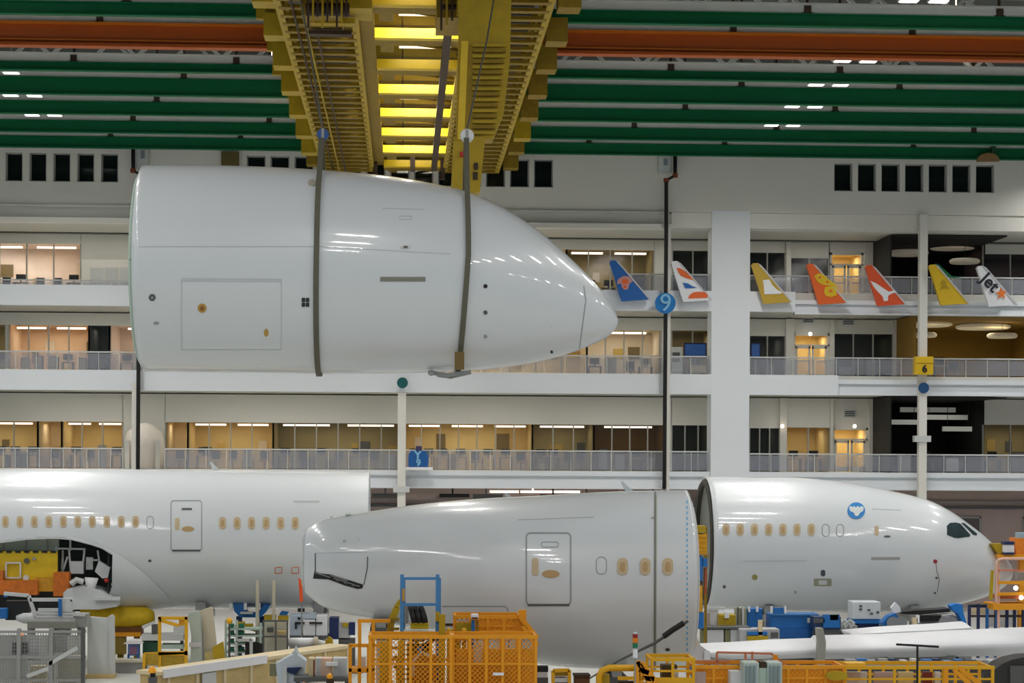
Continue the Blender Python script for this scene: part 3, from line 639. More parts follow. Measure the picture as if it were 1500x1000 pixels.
# ---------------- 2 left centre fuselage
YC = 86.0
st = [(-120, 685, 889), (0, 685.5, 890), (130, 686.5, 890), (270, 688, 891), (400, 689.5, 891.5), (541, 691, 892)]
H2 = Hull(YC, st, n=44, ring=288, wfac=lambda px: .97)
WELL = [(-60, 812), (0, 794), (40, 789), (80, 787.5), (105, 789.5), (135, 797), (150, 802), (166, 812), (166, 853), (158, 866), (146, 884), (120, 889), (-60, 889)]
c0 = P(200, 890, YC)
N2 = thing('fuselage_section', 'white cabin fuselage section with an open wheel bay, at left', 'aircraft section', c0)
def drop2(c):
    if c.y > YC: return False
    a, b = to_px(c); return inpoly(a, b, WELL)
H2.bvh_full = H2.bvh
skin(H2, N2, drop=drop2)
# rim of the opening
H2.line(WELL[1:9], 2.2, 'bay_rim', LGREY, N2, off=.05)
H2.line([WELL[8], (166, 856)], 2, 'bay_rim', LGREY, N2, off=.05)
# wing-body fairing: proud blister around the bay
def fairing_pt(u, v):
    px = 100+u*158
    edge = [(100, 786.5), (120, 790), (140, 796), (165, 806), (190, 822), (215, 842), (240, 866), (258, 889)]
    for (xa, ya), (xb, yb) in zip(edge, edge[1:]):
        if px <= xb: e = ya+(yb-ya)*(px-xa)/(xb-xa); break
    else: e = 889
    py = e+(889-e)*v; l, n = H2.hit(px, min(py, 887)); k = .26*math.sin(min(1, v*1.6)*math.pi/2)*(1-u**3)
    return l+n*(k+.015), px, py
mb = MB(); NU, NV = 80, 40; cs = []
for i in range(NU+1):
    for j in range(NV+1):
        p, a, b = fairing_pt(i/NU, j/NV); mb.v.append(p); cs.append((a, b))
for i in range(NU):
    for j in range(NV):
        q = (i*(NV+1)+j, i*(NV+1)+j+1, (i+1)*(NV+1)+j+1, (i+1)*(NV+1)+j)
        a = sum(cs[k][0] for k in q)/4; b = sum(cs[k][1] for k in q)/4
        if not inpoly(a, b, WELL): mb.f.append(q)
mb.build('wing_fairing', WHITE, N2, smooth=True)
# bay interior
bay = MB(); x0b, x1b = X(-110, YC, 850), X(172, YC, 850)
bay.box(x0b, x1b, YC-1.0, YC-.9, Z(893, YC), Z(780, YC)).box(x1b-.1, x1b, YC-2.3, YC-.9, Z(880, YC), Z(806, YC))
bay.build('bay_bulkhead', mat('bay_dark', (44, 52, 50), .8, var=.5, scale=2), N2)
def b2(a, b, c, d, Y, dep, nm, mt): return bx(a, b, c, d, Y, dep).build(nm, mt, N2)
YB = 84.0
b2(-90, 84, 807, 852, YB-.4, .15, 'bay_cover', mat('bay_yellow', (214, 182, 20), .6, var=.18, scale=3))
for k in range(7): b2(-4+k*13, 4+k*13, 807, 809.5, YB-.46, .05, 'cover_notch', BLACK)
fr = H2
for pts in ([(9, 824), (30, 824), (30, 846), (9, 846), (9, 824)],):
    mb = MB()
    for a, b in zip(pts, pts[1:]): mb.bar(P(a[0], a[1], YB-.5), P(b[0], b[1], YB-.5), .06)
    mb.build('white_tape_square', PRIM, N2)
for px, py, r, mt in ((39, 821, .11, DGREY), (50, 818, .07, GREY), (38, 846, .12, PRIM)): MB().tube([P(px, py, YB-.4), P(px, py, YB-.5)], r, 12).build('cover_port', mt, N2)
b2(-90, 86, 788, 806, YB+.1, .2, 'wing_box_rib', mat('rib_pale', (176, 190, 176), .6))
for k in range(5): b2(-60+k*32, -58+k*32, 789, 806, YB, .15, 'rib_stiffener', GREY)
b2(-30, 55, 850, 871, YB-.9, .5, 'orange_cradle', mat('cradle_orange', (196, 104, 20), .6, var=.35, scale=6)); b2(78, 101, 838, 873, YB-.8, .5, 'orange_cradle', MATS['cradle_orange'])
b2(-30, 4, 836, 852, YB-.85, .4, 'orange_cradle', MATS['cradle_orange']); b2(52, 80, 846, 866, YB-.7, .4, 'orange_cradle', mat('cradle_amber', (196, 140, 24), .6, var=.3, scale=6))
mb = MB()
for a, b in (((82, 800), (84, 838)), ((92, 806), (91, 836)), ((84, 803), (125, 804)), ((101, 803), (104, 840)), ((124, 804), (121, 830)), ((143, 806), (146, 824)), ((92, 836), (99, 815)), ((103, 806), (103, 790)), ((127, 820), (143, 820)), ((92, 808), (92, 838))):
    mb.bar(P(a[0], a[1], YB), P(b[0], b[1], YB), .07)
mb.build('gear_bay_frame', PRIM, N2)
b2(103, 122, 822, 840, YB-.2, .3, 'white_pouch', PRIM); b2(126, 136, 816, 834, YB, .3, 'valve_block', LGREY)
MB().prism([(P(a, b, YB).x, P(a, b, YB).z) for a, b in ((147, 820), (163, 830), (160, 845), (152, 846), (141, 836))], YB-.4, YB-.1).build('white_pouch', PRIM, N2)
MB().bar(P(142, 838, YB-.3), P(156, 852, YB-.3), .1).build('drag_strut', BLACK, N2); MB().sphere(P(156, 850, YB-.5), .09).build('red_tag', RED, N2)
MB().tube([P(104, 855, YB-1), P(112, 849, YB-1), (P(122, 852, YB-1))], .12, 8).build('wheel_fairing', LGREY, N2)
MB().prism([(P(a, b, YB).x, P(a, b, YB).z) for a, b in ((98, 866), (104, 860), (125, 856), (150, 862), (176, 878), (176, 886), (150, 890), (98, 890))], YB-.9, YB+1).build('keel_fairing', PRIM, N2)
MB().tube([P(134, 846, YB-.7), P(133, 858, YB-.7), P(132, 878, YB-.7)], [.28, .2, .16], 12).build('white_wrapped_strut', mat('wrap', (232, 234, 236), .7, bump=.6, scale=5), N2, smooth=True)
b2(138, 176, 874, 879, YB-1.1, .3, 'belly_step', PRIM)
for i in range(11): plug_window(H2, 8+i*21.2-21.2*(i == 99), 764, 9.5, 17, N2) if i < 10 else outline_window(H2, 220, 765, 9.5, 18, N2)
plug_window(H2, -13, 764, 9.5, 17, N2)
for i in range(6): plug_window(H2, 326+i*21.3, 766, 10, 18, N2)
def door(H, x0, y0, x1, y1, parent, sill=SEAMD, big=False):
    r = 4 if not big else 6
    d = H.line(rrect((x0+x1)/2, (y0+y1)/2, x1-x0, y1-y0, r), 1.4 if not big else 2.2, 'cabin_door', SEAM, parent, closed=True, step=6)
    H.line([(x0+2, y1), (x1-2, y1)], 2.6, 'door_sill', sill, d, off=.03)
    wd = x1-x0; hh = y1-y0
    H.decal(rrect(x0+wd*.2, y0+hh*.47, wd*.15, hh*.24, wd*.05), 'door_window', TAN, d)
    H.decal(ell(x0+wd*.55, y0+hh*.57, wd*.2, hh*.055), 'door_handle', TANL, d)
    if big: H.line(rrect(x0+wd*.53, y0+hh*.16, wd*.38, hh*.07, 3), 1, 'door_vent', SEAM, d, closed=True, step=4)
    else: H.decal([(x0+wd*.35, y0+hh*.15), (x0+wd*.68, y0+hh*.15), (x0+wd*.68, y0+hh*.19), (x0+wd*.35, y0+hh*.19)], 'door_vent', SEAMD, d)
door(H2, 250.5, 733, 295.5, 806, N2)
H2.decal(ell(219.5, 821, 2.6, 2), 'drain_port', SEAMD, N2)
for cx in (408, 432.5): H2.line([(cx-5, 840), (cx-5, 831), (cx+5, 830), (cx+5, 839), (cx-4, 839.5)], 1.2, 'orange_marking', mat('mark_orange', (214, 110, 66)), N2)
H2.decal([(430, 733), (468, 733), (468, 735), (430, 735)], 'panel_seam', MATS['seam_faint'], N2)
def blade(px, py, w_, h_, Y, parent, lean=4):
    a = P(px, py, Y); MB().prism([(P(x, y, Y).x, P(x, y, Y).z) for x, y in ((px, py+2), (px-lean-1, py-h_), (px-lean+2, py-h_), (px+w_, py+2))], Y-.03, Y+.03).build('blade_antenna', WHITE, parent)
blade(312, 687.5, 11, 11, YC, N2)
for s in (-1, 1):
    x = X(390 + s*12, YC, 870); o = MB().tube([P(377 if s < 0 else 401, 850, YC-3.1), P(377 if s < 0 else 401, 889, YC-3.1), Vector((P(377 if s < 0 else 401, 889, YC-3.1).x, YC-3.1, 0))], .07, 8).build('alignment_pole', mat('pole_beige', (196, 190, 168))); tag(o, 'slim beige pole standing before the left fuselage, %s of the pair' % ('left' if s < 0 else 'right'), 'pole')
for px, lab in ((90, 'grey cradle under the left fuselage by the wheel bay'), (300, 'grey cradle under the left fuselage by the cabin door'), (470, 'grey cradle under the left fuselage behind the aft section')):
    t = thing('fuselage_cradle', lab, 'cradle', (X(px, YC), YC, 0)); x = X(px, YC); zb = Z(890, YC, px)
    for s in (-1, 1): MB().box(x-.2, x+.2, YC+s*1.4-.2, YC+s*1.4+.2, 0, zb+.35).build('leg', GREY, t)
    MB().box(x-.3, x+.3, YC-1.8, YC+1.8, zb-.45, zb-.15).build('crossbeam', GREY, t)
# ---------------- 3 right nose
YR_ = 92.0
st = [(1032, 698, 891), (1100, 698.5, 893), (1160, 699, 895), (1200, 702, 896), (1250, 708, 897), (1300, 717.5, 896), (1340, 727, 895), (1363, 734, 893), (1387, 746, 889), (1411, 762, 883), (1440, 784, 875), (1460, 803, 866), (1473, 817, 857), (1481, 828, 847), (1483.5, 835, 840)]
H3 = Hull(YR_, st, n=6, close_end=True)
N3 = thing('nose_section', 'white aircraft nose section with cockpit windows on the floor, at right', 'aircraft section', P(1200, 893, YR_))
skin(H3, N3); frames(H3, N3, (0,), mat('ring_dark', (60, 58, 52), .6), .14, 'end_ring'); frames(H3, N3, (3, 6, 9, 12), mat('primer_green', (150, 150, 104), .6), .08)
x0, zc, h, wd = H3.rows[2]
MB().box(x0, x0+7, YR_-2.7, YR_+2.7, zc-.75, zc-.6).build('cabin_floor', mat('cabin_floor', (176, 168, 120), .7), N3)
for k in range(7): plug_window(H3, 1063.5+k*20.8, 775.5, 10.5, 17.5, N3)
for px in (1209.5, 1230.5): outline_window(H3, px, 776.5, 10.5, 17.5, N3)
H3.decal([(1276, 815.5), (1318, 815.5), (1318, 819.5), (1276, 819.5)], 'step_plate', mat('step_grey2', (160, 162, 160)), N3)
H3.decal(rrect(1284, 777, 6, 14, 2), 'door_window', TAN, N3); H3.decal(ell(1299.5, 785.5, 5, 1.6), 'door_handle', SEAMD, N3); H3.line([(1278, 745), (1320, 747)], 1, 'panel_seam', MATS['seam_faint'], N3)
H3.decal(ell(1105.5, 845, 4.2, 4.2), 'brass_port', mat('brass_green', (150, 146, 78), .5), N3); H3.decal(ell(1061, 859, 2.4, 2.4), 'sensor_hole', SEAMD, N3); H3.decal(ell(1165, 867, 1.8, 2.2), 'sensor_hole', SEAM, N3)
H3.decal(rrect(1205.5, 839, 6.5, 9, 2.5), 'static_port', mat('port_slate', (60, 72, 80)), N3); q = H3.decal(rrect(1205, 852.5, 26, 11, 1.5, 2), 'hatch_frame', mat('hatch_sage', (150, 152, 132)), N3); H3.decal(rrect(1205, 852.5, 12, 6, 1, 2), 'hatch_plate', PRIM, q, .04)
H3.line([(1088, 821.5), (1182, 821)], 1, 'panel_seam', MATS['seam_faint'], N3)
H3.decal(ell(1370, 822, 3, 3), 'red_plug', mat('red_plug', (150, 44, 52)), N3); H3.line([(1371, 824), (1372, 836), (1376, 848), (1373, 866)], .8, 'cord', SEAMD, N3)
for a, b in ((1372, 846), (1369.5, 868)): H3.decal(ell(a, b, 1.8, 1.6), 'probe', SEAMD, N3)
# cockpit glazing
WG = mat('cockpit_glass', (52, 66, 70), .12, var=.3)
H3.decal([(1387, 770), (1391, 766), (1400, 765.5), (1406, 767), (1421, 783.5), (1419.5, 786), (1404, 788), (1398, 787.5), (1387, 783)], 'cockpit_window', WG, N3, .03)
H3.decal([(1408, 766), (1412, 766.5), (1431, 782), (1430, 784), (1425, 783)], 'cockpit_window', WG, N3, .03)
# round emblem
e = H3.decal(ell(1254, 748, 13, 12, 24), 'round_emblem', mat('emblem_blue', (40, 128, 196), .4), N3, .03)
H3.decal([(1243.5, 744), (1245, 741.5), (1248, 744), (1250.5, 741.5), (1253.5, 744), (1256, 741.5), (1259, 744), (1262, 741.5), (1265, 744), (1264, 749), (1260, 751), (1256.5, 756), (1252.5, 756), (1250, 751), (1245, 749)], 'emblem_figure', mat('emblem_pale', (206, 214, 214)), e, .045)
for px in (1120, 1330):
    x = X(px, YR_); zb = Z(893, YR_, px); t = thing('fuselage_cradle', 'grey cradle under the right nose section, %s' % ('near its open end' if px < 1200 else 'towards the tip'), 'cradle', (x, YR_, 0))
    for s in (-1, 1): MB().box(x-.2, x+.2, YR_+s*1.3-.2, YR_+s*1.3+.2, 0, zb+.3).build('leg', GREY, t)
    MB().box(x-.3, x+.3, YR_-1.7, YR_+1.7, zb-.4, zb-.1).build('crossbeam', GREY, t)
# ---------------- 4 aft section, centre
YA = 66.0
st = [(447, 776, 868), (470, 762, 886), (500, 755, 897), (540, 749, 905), (600, 740, 920), (660, 733.5, 939), (720, 729, 957), (780, 726, 970), (840, 722.5, 977), (900, 719.5, 979), (960, 718, 979.5), (1004, 717.5, 979.5)]
H4 = Hull(YA, st, n=6, wfac=lambda px: .8+.18*min(1, max(0, (px-440)/300)))
N4 = thing('tail_fuselage_section', 'white aft fuselage section with large passenger door, centre front', 'aircraft section', P(850, 979, YA))
skin(H4, N4)
frames(H4, N4, (0, len(H4.rows)-1), LGREY, .1, 'end_ring')
x0, zc, h, wd = H4.rows[0]
MB().tube([(x0+.03, YA, zc), (x0+.1, YA, zc)], h*.82, 40).build('end_bulkhead', LGREY, N4)
H4.line([(960.5, 717), (960, 800), (959.5, 900), (959, 985)], 4.2, 'joint_band', mat('joint_sage', (164, 168, 156)), N4, off=.02); H4.line([(959.7, 720), (959, 985)], 1.2, 'joint_core', SEAMD, N4, off=.03)
door(H4, 771, 780.5, 836, 885.5, N4, big=True)
outline_window(H4, 881, 828, 15, 25, N4)
for px in (912, 945, 978): plug_window(H4, px, 829.5, 15.5, 25, N4)
H4.line([(758, 761), (870, 757)], 1, 'panel_seam', MATS['seam_faint'], N4)
p = H4.line([(648, 887.5), (740, 887.5), (744, 892), (744, 914)], 1.3, 'access_panel', SEAM, N4); H4.line([(648, 915.5), (745, 916)], 1.4, 'panel_edge', DARKB, p, .02); H4.line([(690, 908), (742, 909)], 1, 'panel_edge', SEAM, p)
H4.line([(462, 810), (462, 842)], 1.4, 'stabilizer_slot_edge', SEAMD, N4); H4.line([(538.5, 815), (538, 832), (533, 856)], 1.3, 'stabilizer_slot_edge', SEAMD, N4)
H4.line([(463, 810), (538, 808)], .8, 'stabilizer_slot_edge', MATS['seam_faint'], N4)
sl = H4.decal([(461, 836), (466, 839), (482, 841), (484, 841), (510, 849), (532, 856), (531, 861), (524, 862), (505, 857), (484, 849), (470, 845), (464, 847), (459, 847)], 'stabilizer_slot', mat('slot_shade', (30, 34, 34), .7), N4, .02)  # flat dark decal, the shade of the open gap painted on
for a, b in (((489, 846), (527, 858)), ((484, 842), (510, 850)), ((462, 838), (484, 845))): H4.line([a, b], .9, 'hinge_arm', GREY, sl, .04)
for k in range(3): H4.decal(rrect(495+k*12, 849.5+k*3.6, 6, 2.5, .8, 2), 'hinge_block', SEAMD, sl, .04)
for a in (484, 510): H4.decal(ell(a, 757-(a-484)*.09, 4, 1.2), 'roof_fitting', PALEG, N4, .05)
blade(917, 719.5, 13, 15, YA, N4, lean=7); blade(742, 728, 12, 6, YA, N4, lean=2)
H4.decal(ell(978, 951, 3.5, 2), 'drain_port', DARKB, N4)
for k in range(30): H4.decal(rrect(1006.5, 735+k*8, 2.2, 4, .8, 2), 'edge_tape', mat('tape_blue', (110, 180, 226)), N4, .015)
o = MB().tube([P(848, 1003, YA-3.4), P(905, 968, YA-3.4), P(960, 941, YA-3.4), P(1000, 914, YA-3.5), P(1008, 909, YA-3.5)], [.02, .035, .05, .05, .04], 6).build('hose', DGREY, None); tag(o, 'dark hose slanting across the aft section behind the signal tower', 'hose')
o = MB().tube([P(972, 932, YA-3.5), P(986, 922, YA-3.55), P(1002, 912, YA-3.6)], .09, 8).build('hose_sleeve', BLACK); o.parent = bpy.data.objects['hose']
for px, lab in ((560, 'grey support stand under the narrow end of the aft section'), (900, 'grey support stand under the wide end of the aft section')):
    x = X(px, YA); zb = Z(908 if px < 600 else 979, YA, px); t = thing('support_stand', lab, 'stand', (x, YA, 0))
    for s in (-1, 1): MB().bar((x, YA+s*1.5, 0), (x, YA+s*.9, zb+.1), .3).build('leg', GREY, t)
    MB().box(x-.35, x+.35, YA-1.2, YA+1.2, zb-.5, zb-.15).build('saddle', DGREY, t)
# ================================================================ TAIL FIN MODELS ON THE UPPER GALLERY
def shape(pts, Y, d, name, mt, parent, mb=None):
    return (mb or MB()).prism([(P(a, b, Y).x, P(a, b, Y).z) for a, b in pts], Y, Y+d).build(name, mt, parent)
FY = YF-.5
def fin(dx, dy, base, edge, lab):
    prof = [(0, 3), (2, 0.5), (9, 0), (14, 3), (22, 12), (58, 55), (60, 57), (18, 60), (16.5, 56)]
    pts = [(dx+a, dy+b) for a, b in prof]
    t = thing('tail_fin_model', lab, 'tail fin', P(dx+30, dy+60, FY))
    shape(pts, FY, .28, 'fin', base, t)
    shape([(dx+9, dy), (dx+14, dy+3), (dx+22, dy+12), (dx+60, dy+57), (dx+57.5, dy+57.3), (dx+19.5, dy+12.5), (dx+12, dy+4)], FY-.03, .1, 'leading_edge', edge, t)
    bx(dx+26, dx+44, dy+53, dy+57, FY+.28, .26 if dx < 1150 else .5).build('bracket', GREY, t)
    return t
fb = mat('fin_blue', (24, 98, 176), .5); fo = mat('fin_orange', (226, 100, 34), .5); fwh = mat('fin_white', (232, 234, 238), .5); fg = mat('fin_gold', (190, 156, 50), .5, var=.15, scale=9); fr_ = mat('fin_red', (222, 84, 40), .5)
fy = mat('fin_yellow', (222, 184, 24), .5); fpink = mat('fin_pink', (206, 150, 150), .5); edge = mat('fin_edge', (196, 196, 200), .5)
t = fin(893, 381, fb, edge, 'blue tail fin model with a pink flower emblem, leftmost of the fins')
shape([(904, 416), (905, 409), (910, 406), (914, 404), (921, 405), (925, 409), (927, 412), (922, 415), (921, 420), (919, 424), (914, 424), (911, 420), (910, 415)], FY-.04, .05, 'flower_emblem', fpink, t)
shape([(911, 410), (914, 408), (919, 409), (921, 413), (917, 416), (912, 415)], FY-.07, .05, 'flower_emblem', fo, t); shape([(913, 418), (918, 418), (917, 422), (914, 422)], FY-.07, .05, 'flower_stem', fo, t)
t = fin(983, 382, fwh, edge, 'white tail fin model with orange swooshes and a blue stroke')
shape([(991, 392), (997, 393), (1006, 399), (1012, 405), (1016, 410), (1008, 408), (998, 404), (994, 399)], FY-.04, .05, 'orange_swoosh', fo, t)
shape([(1008, 437), (1010, 432), (1016, 428), (1024, 427), (1034, 428), (1037, 432), (1036, 436)], FY-.04, .05, 'orange_swoosh', fo, t)
shape([(1000, 414), (1008, 415), (1014, 419), (1021, 421), (1012, 422), (1004, 422)], FY-.04, .05, 'blue_stroke', fb, t)
t = fin(1101, 385, fg, edge, 'gold tail fin model with a white angular emblem')
shape([(1117.5, 410), (1127, 409), (1131, 417), (1138, 424), (1146, 428), (1144, 430), (1120, 431), (1119, 420)], FY-.04, .05, 'white_emblem', fwh, t)
t = fin(1182, 386, fo, edge, 'orange tail fin model with a yellow phoenix-like pattern')
for q in ([(1193, 404), (1199, 400), (1207, 402), (1214, 409), (1224, 416), (1227, 424), (1219, 419), (1206, 417), (1198, 413)], [(1209, 420), (1218, 419), (1225, 424), (1226, 432), (1218, 435), (1210, 433), (1207, 428)]): shape(q, FY-.04, .05, 'yellow_pattern', fy, t)
for a, b, r in ((1201, 406, 2), (1212, 413, 2), (1217, 426, 2.4)): shape(ell(a, b, r, r*.8, 10), FY-.07, .05, 'orange_spot', fo, t)
t = fin(1268, 388, fr_, edge, 'red-orange tail fin model with a leaping white silhouette')
shape([(1275, 411), (1284, 415), (1294, 422), (1302, 427), (1310, 425), (1313, 428), (1306, 430), (1301, 433), (1301, 440), (1295, 441), (1293, 434), (1286, 427), (1280, 420)], FY-.04, .05, 'white_silhouette', fwh, t)
t = fin(1361, 387, fy, edge, 'yellow tail fin model with green trim beside the slim column')
shape([(1370, 386), (1375, 387), (1385, 396), (1394, 404), (1408, 406), (1396, 407), (1388, 405), (1376, 394)], FY+.1, .06, 'green_trim', mat('fin_green', (0, 110, 60)), t)
shape([(1378, 414), (1382, 410), (1387, 413), (1386, 417), (1391, 423), (1384, 421), (1377, 424), (1381, 418)], FY-.04, .05, 'faint_emblem', mat('fin_ochre', (176, 146, 18)), t)
t = fin(1431, 389, fwh, edge, 'white tail fin model lettered Jet with an orange star, rightmost')
text('Jet', P(1450, 414, FY-.03), .98, mat('ink', (26, 34, 44)), t, roll=math.radians(-44), extrude=.02, bold=.02)
st_ = []
for k in range(10):
    a = math.radians(-95+36*k); r = 8.5 if k % 2 == 0 else 3.8; st_.append((1467+r*math.cos(a), 430+r*math.sin(a)))
shape(st_, FY-.05, .05, 'orange_star', mat('star_orange', (234, 122, 34)), t)
# ---------------- signs
t = thing('round_sign', 'blue circular sign with a pale 9 on the conduit right of the nose tip', 'sign', P(974, 444, YF-.8))
MB().tube([P(974.5, 444, YF-.8), P(974.5, 444, YF-.7)], .57, 32).build('plate', mat('sign_blue', (22, 118, 190), .4, var=.15, scale=9), t); bx(970, 979, 440, 448, YF-.7, .72).build('bracket', GREY, t)
text('9', P(975, 444.5, YF-.84), 1.35, mat('sign_pale', (130, 186, 220)), t)
t = thing('round_sign', 'dark green round disc on the column under the suspended nose', 'sign', P(589, 560, YF-.6)); MB().tube([P(589.5, 560.5, YF-.65), P(589.5, 560.5, YF-.45)], .3, 24).build('plate', mat('sign_green', (6, 90, 90), .4), t); bx(587, 592, 558, 563, YF-.45, .46).build('bracket', GREY, t)
t = thing('round_sign', 'dark blue round disc on the slim column below the yellow box', 'sign', P(1353, 568, YF-.6)); MB().tube([P(1353, 568, YF-.65), P(1353, 568, YF-.4)], .3, 24).build('plate', mat('sign_navy', (8, 70, 120), .4), t)
t = thing('yellow_box', 'yellow box with a black 6 fixed to the slim column', 'box', P(1354, 548, YF-.6))
bx(1341, 1367.5, 522, 548.5, YF-.95, .58).build('body', mat('box_yellow', (222, 182, 16), .45), t, bevel=.04); bx(1341, 1367.5, 531.5, 532.5, YF-.96, .02).build('lid_seam', YELD, t)
text('6', P(1354.5, 540.5, YF-.98), .55, BLACK, t, bold=.02)
t = thing('hanging_sign', 'blue rounded sign with a pale Y and 9 standing on the lower gallery edge', 'sign', P(612, 684, YF-.5))
shape([(599, 684), (598, 672), (599, 664), (603, 660), (621, 660), (626, 664), (628, 672), (626, 684)], YF-.5, .25, 'panel', mat('sign_blue2', (10, 88, 156), .4), t)
bx(609, 618, 653, 661, YF-.45, .2).build('hook', mat('sign_hook', (60, 50, 90)), t)
text('Y', P(612, 667, YF-.54), .62, mat('sign_pale', (130, 186, 220)), t, bold=.02); text('9', P(613, 678, YF-.54), .5, MATS['sign_pale'], t, bold=.02)
bx(594, 634, 684, 688, YF-.7, .6).build('sill', fwh, t)
# roundel lamp dome on the last green beam, far right; brown strut left
t = thing('dome_lamp', 'brown half-round dome at the lowest green beam, far right', 'dome', P(1448, 234, 111.6)); shape([(1432, 236), (1434, 229), (1440, 225), (1448, 223.5), (1457, 225), (1463, 230), (1464, 236)], 111.4, .3, 'dome', mat('dome', (140, 110, 70), .7), t); bx(1453, 1459, 214, 226, 111.5, .36).build('neck', mat('dome_neck', (20, 80, 40)), t)
t = thing('wall_bracket', 'dark brown upright bracket on the upper wall over the suspended nose', 'bracket', P(337, 244, YF-.3)); bx(324, 350, 222, 246, YF-.2, .2).build('plate', mat('brkt', (96, 84, 40), .7, var=.3, scale=12), t)

# ================================================================ YELLOW CRANE
CL = [451, 442, 431, 422, 400, 392, 376]; CR = [744, 751, 760, 771, 785, 795, 806]
K = thing('overhead_crane', 'large yellow overhead crane under the green and orange ceiling beams', 'crane', (0, 90, ZB))
for i, (Y, h) in enumerate(BY[:7]):
    xa, xb = X(CL[i], Y, 100), X(CR[i], Y, 100)
    MB().box(xa, xb, Y-.5, Y-.16, ZB-.12, ZB+.3).box(xa+.7, xb-.7, Y-.55, Y+.3, ZB-.3, ZB-.03).build('end_carriage', YEL, K)
    for s, xe in ((1, xa), (-1, xb)):
        MB().box(xe+s*.9, xe+s*1.5, Y-.6, Y-.1, ZB-.8, ZB+.38).build('trolley_bogie', YELD, K)
        MB().tube([(xe+s*.5, Y-.58, ZB+.12), (xe+s*.5, Y-.5, ZB+.12)], .16, 12).build('wheel', YELD, K)
GZ0, GZ1 = ZB-1.05, ZB-.15
for side, (a, b) in (('left', (475, 545)), ('right', (652, 728))):
    xa, xb = X(a, 112, 235), X(b, 112, 235)
    for x in (xa, xb):
        MB().box(x-.12, x+.12, 64, 112.3, GZ0, GZ0+.18).build('bottom_chord', YEL, K); MB().box(x-.12, x+.12, 64, 112.3, GZ1-.1, GZ1+.05).build('top_chord', YEL, K)
        k = 0; y = 64.
        while y < 111.5:
            MB().bar((x, y, GZ0+.1 if k % 2 else GZ1), (x, y+1.3, GZ1 if k % 2 else GZ0+.1), .11).build('lattice_bar', YELD, K); y += 1.3; k += 1
    y = 64.6
    while y < 112:
        MB().box(xa, xb, y, y+.42, GZ0-.02, GZ0+.1).build('batten', YELD, K); y += 1.35
    MB().box(xa+.9, xb-.5, 64, 111.8, GZ0+.2, GZ0+.26).build('walkway', DARKB, K)
    for j in range(3): MB().tube([(xa+.5+j*.35, 64, GZ0-.08-.05*j), (xa+.5+j*.35, 111, GZ0-.08-.05*j)], .04, 6).build('conduit', DARKB if j != 1 else YEL, K)
    for y in (66, 71, 77, 82.5, 88, 94, 99.6, 105, 110.4):
        xo = xa-.9 if side == 'left' else xb+.3
        MB().box(xo, xo+.8, y, y+1.1, GZ0-.1+R_.random()*.3, GZ1+.1).build('motor_box', R_.choice((YEL, YELD)), K)
MB().box(-1.75, -1.2, 64, 111.8, GZ0+.3, GZ0+.36).build('walkway', YELD, K)
xa, xb = -1.2, 2.15
GLOWM = mat('crane_glow_strip', (255, 236, 200), emit=5, var=0)  # glowing strips added to light the crane's middle
YELLIT = mat('crane_yellow_lit', (226, 190, 10), .4, var=.15)  # brighter copy of the crane yellow, lamplight put into the colour
for i, Y in enumerate((110.6, 105.4, 99.8, 94.2, 88.2, 82.6, 76.6, 71)):
    MB().box(xa, xb, Y, Y+.5, GZ0+.05, GZ0+.42).build('cross_member', YELLIT, K)
    MB().box(xa, xb, Y+1.9, Y+2.5, GZ0+.5, GZ0+.9).build('cross_tie', YELD, K); MB().box(xa, xb, Y+.5, Y+1.5, GZ0+.05, GZ0+.12).box(xa+.2, xa+.7, Y+1.5, Y+3, GZ0+.1, GZ0+.2).build('floor_plate', YELD, K)
    MB().box(xa+.9, xb-.4, Y-1.3, Y-1.2, GZ0+.62, GZ0+.74).build('crane_glow_strip', GLOWM, K)
    area('crane_fill_light', ((xa+xb)/2, Y-1.15, GZ0+.68), (xb-xa)*.6, .15, 42, (1, .93, .75), (math.radians(62), 0, 0))  # added lamp aimed at the cross member
    MB().bar((xa, Y+.5, GZ0+.1), (xb, Y+3.5, GZ0+.3), .1).build('wind_brace', YELD, K)
MB().box(xa+1.0, xa+1.06, 70, 111, GZ0+.7, GZ0+.76).build('handrail', DARKB, K); MB().box(xb-.8, xb-.5, 66, 111, GZ0-.12, GZ0+.1).build('cable_tray', DARKB, K)
# hoist trolley near the top of the frame
for a, b, c, d, Y, dp, mt, nm in ((442, 500, -60, 22, 70, 3, YELD, 'hoist_frame'), (504, 545, -60, 12, 70, 2, YEL, 'hoist_frame'), (640, 700, -60, 26, 69, 3, YELD, 'hoist_frame'), (700, 745, -60, 14, 69, 2, YEL, 'hoist_frame'), (455, 520, 26, 34, 71, .5, YEL, 'hoist_beam'), (452, 515, 44, 50, 72, .5, DARKB, 'hoist_beam'), (646, 735, 32, 40, 71, .5, YEL, 'hoist_beam')):
    bx(a, b, c, d, Y, dp).build(nm, mt, K)
for a, b, y in ((448, 512, 14), (646, 700, 12)): MB().tube([P(a, y, 69.2), P(b, y, 69.2)], .22, 14).build('rope_drum', DARKB, K)
for k in range(9): bx(450+k*7, 453+k*7, -10, 40-k % 3*8, 68.9, .1).build('hanger_rod', YEL if k % 2 else DARKB, K)
for k in range(12): bx(645+k*8, 648+k*8, -10, 44-k % 4*7, 68.7, .1).build('hanger_rod', YEL if k % 2 else DARKB, K)
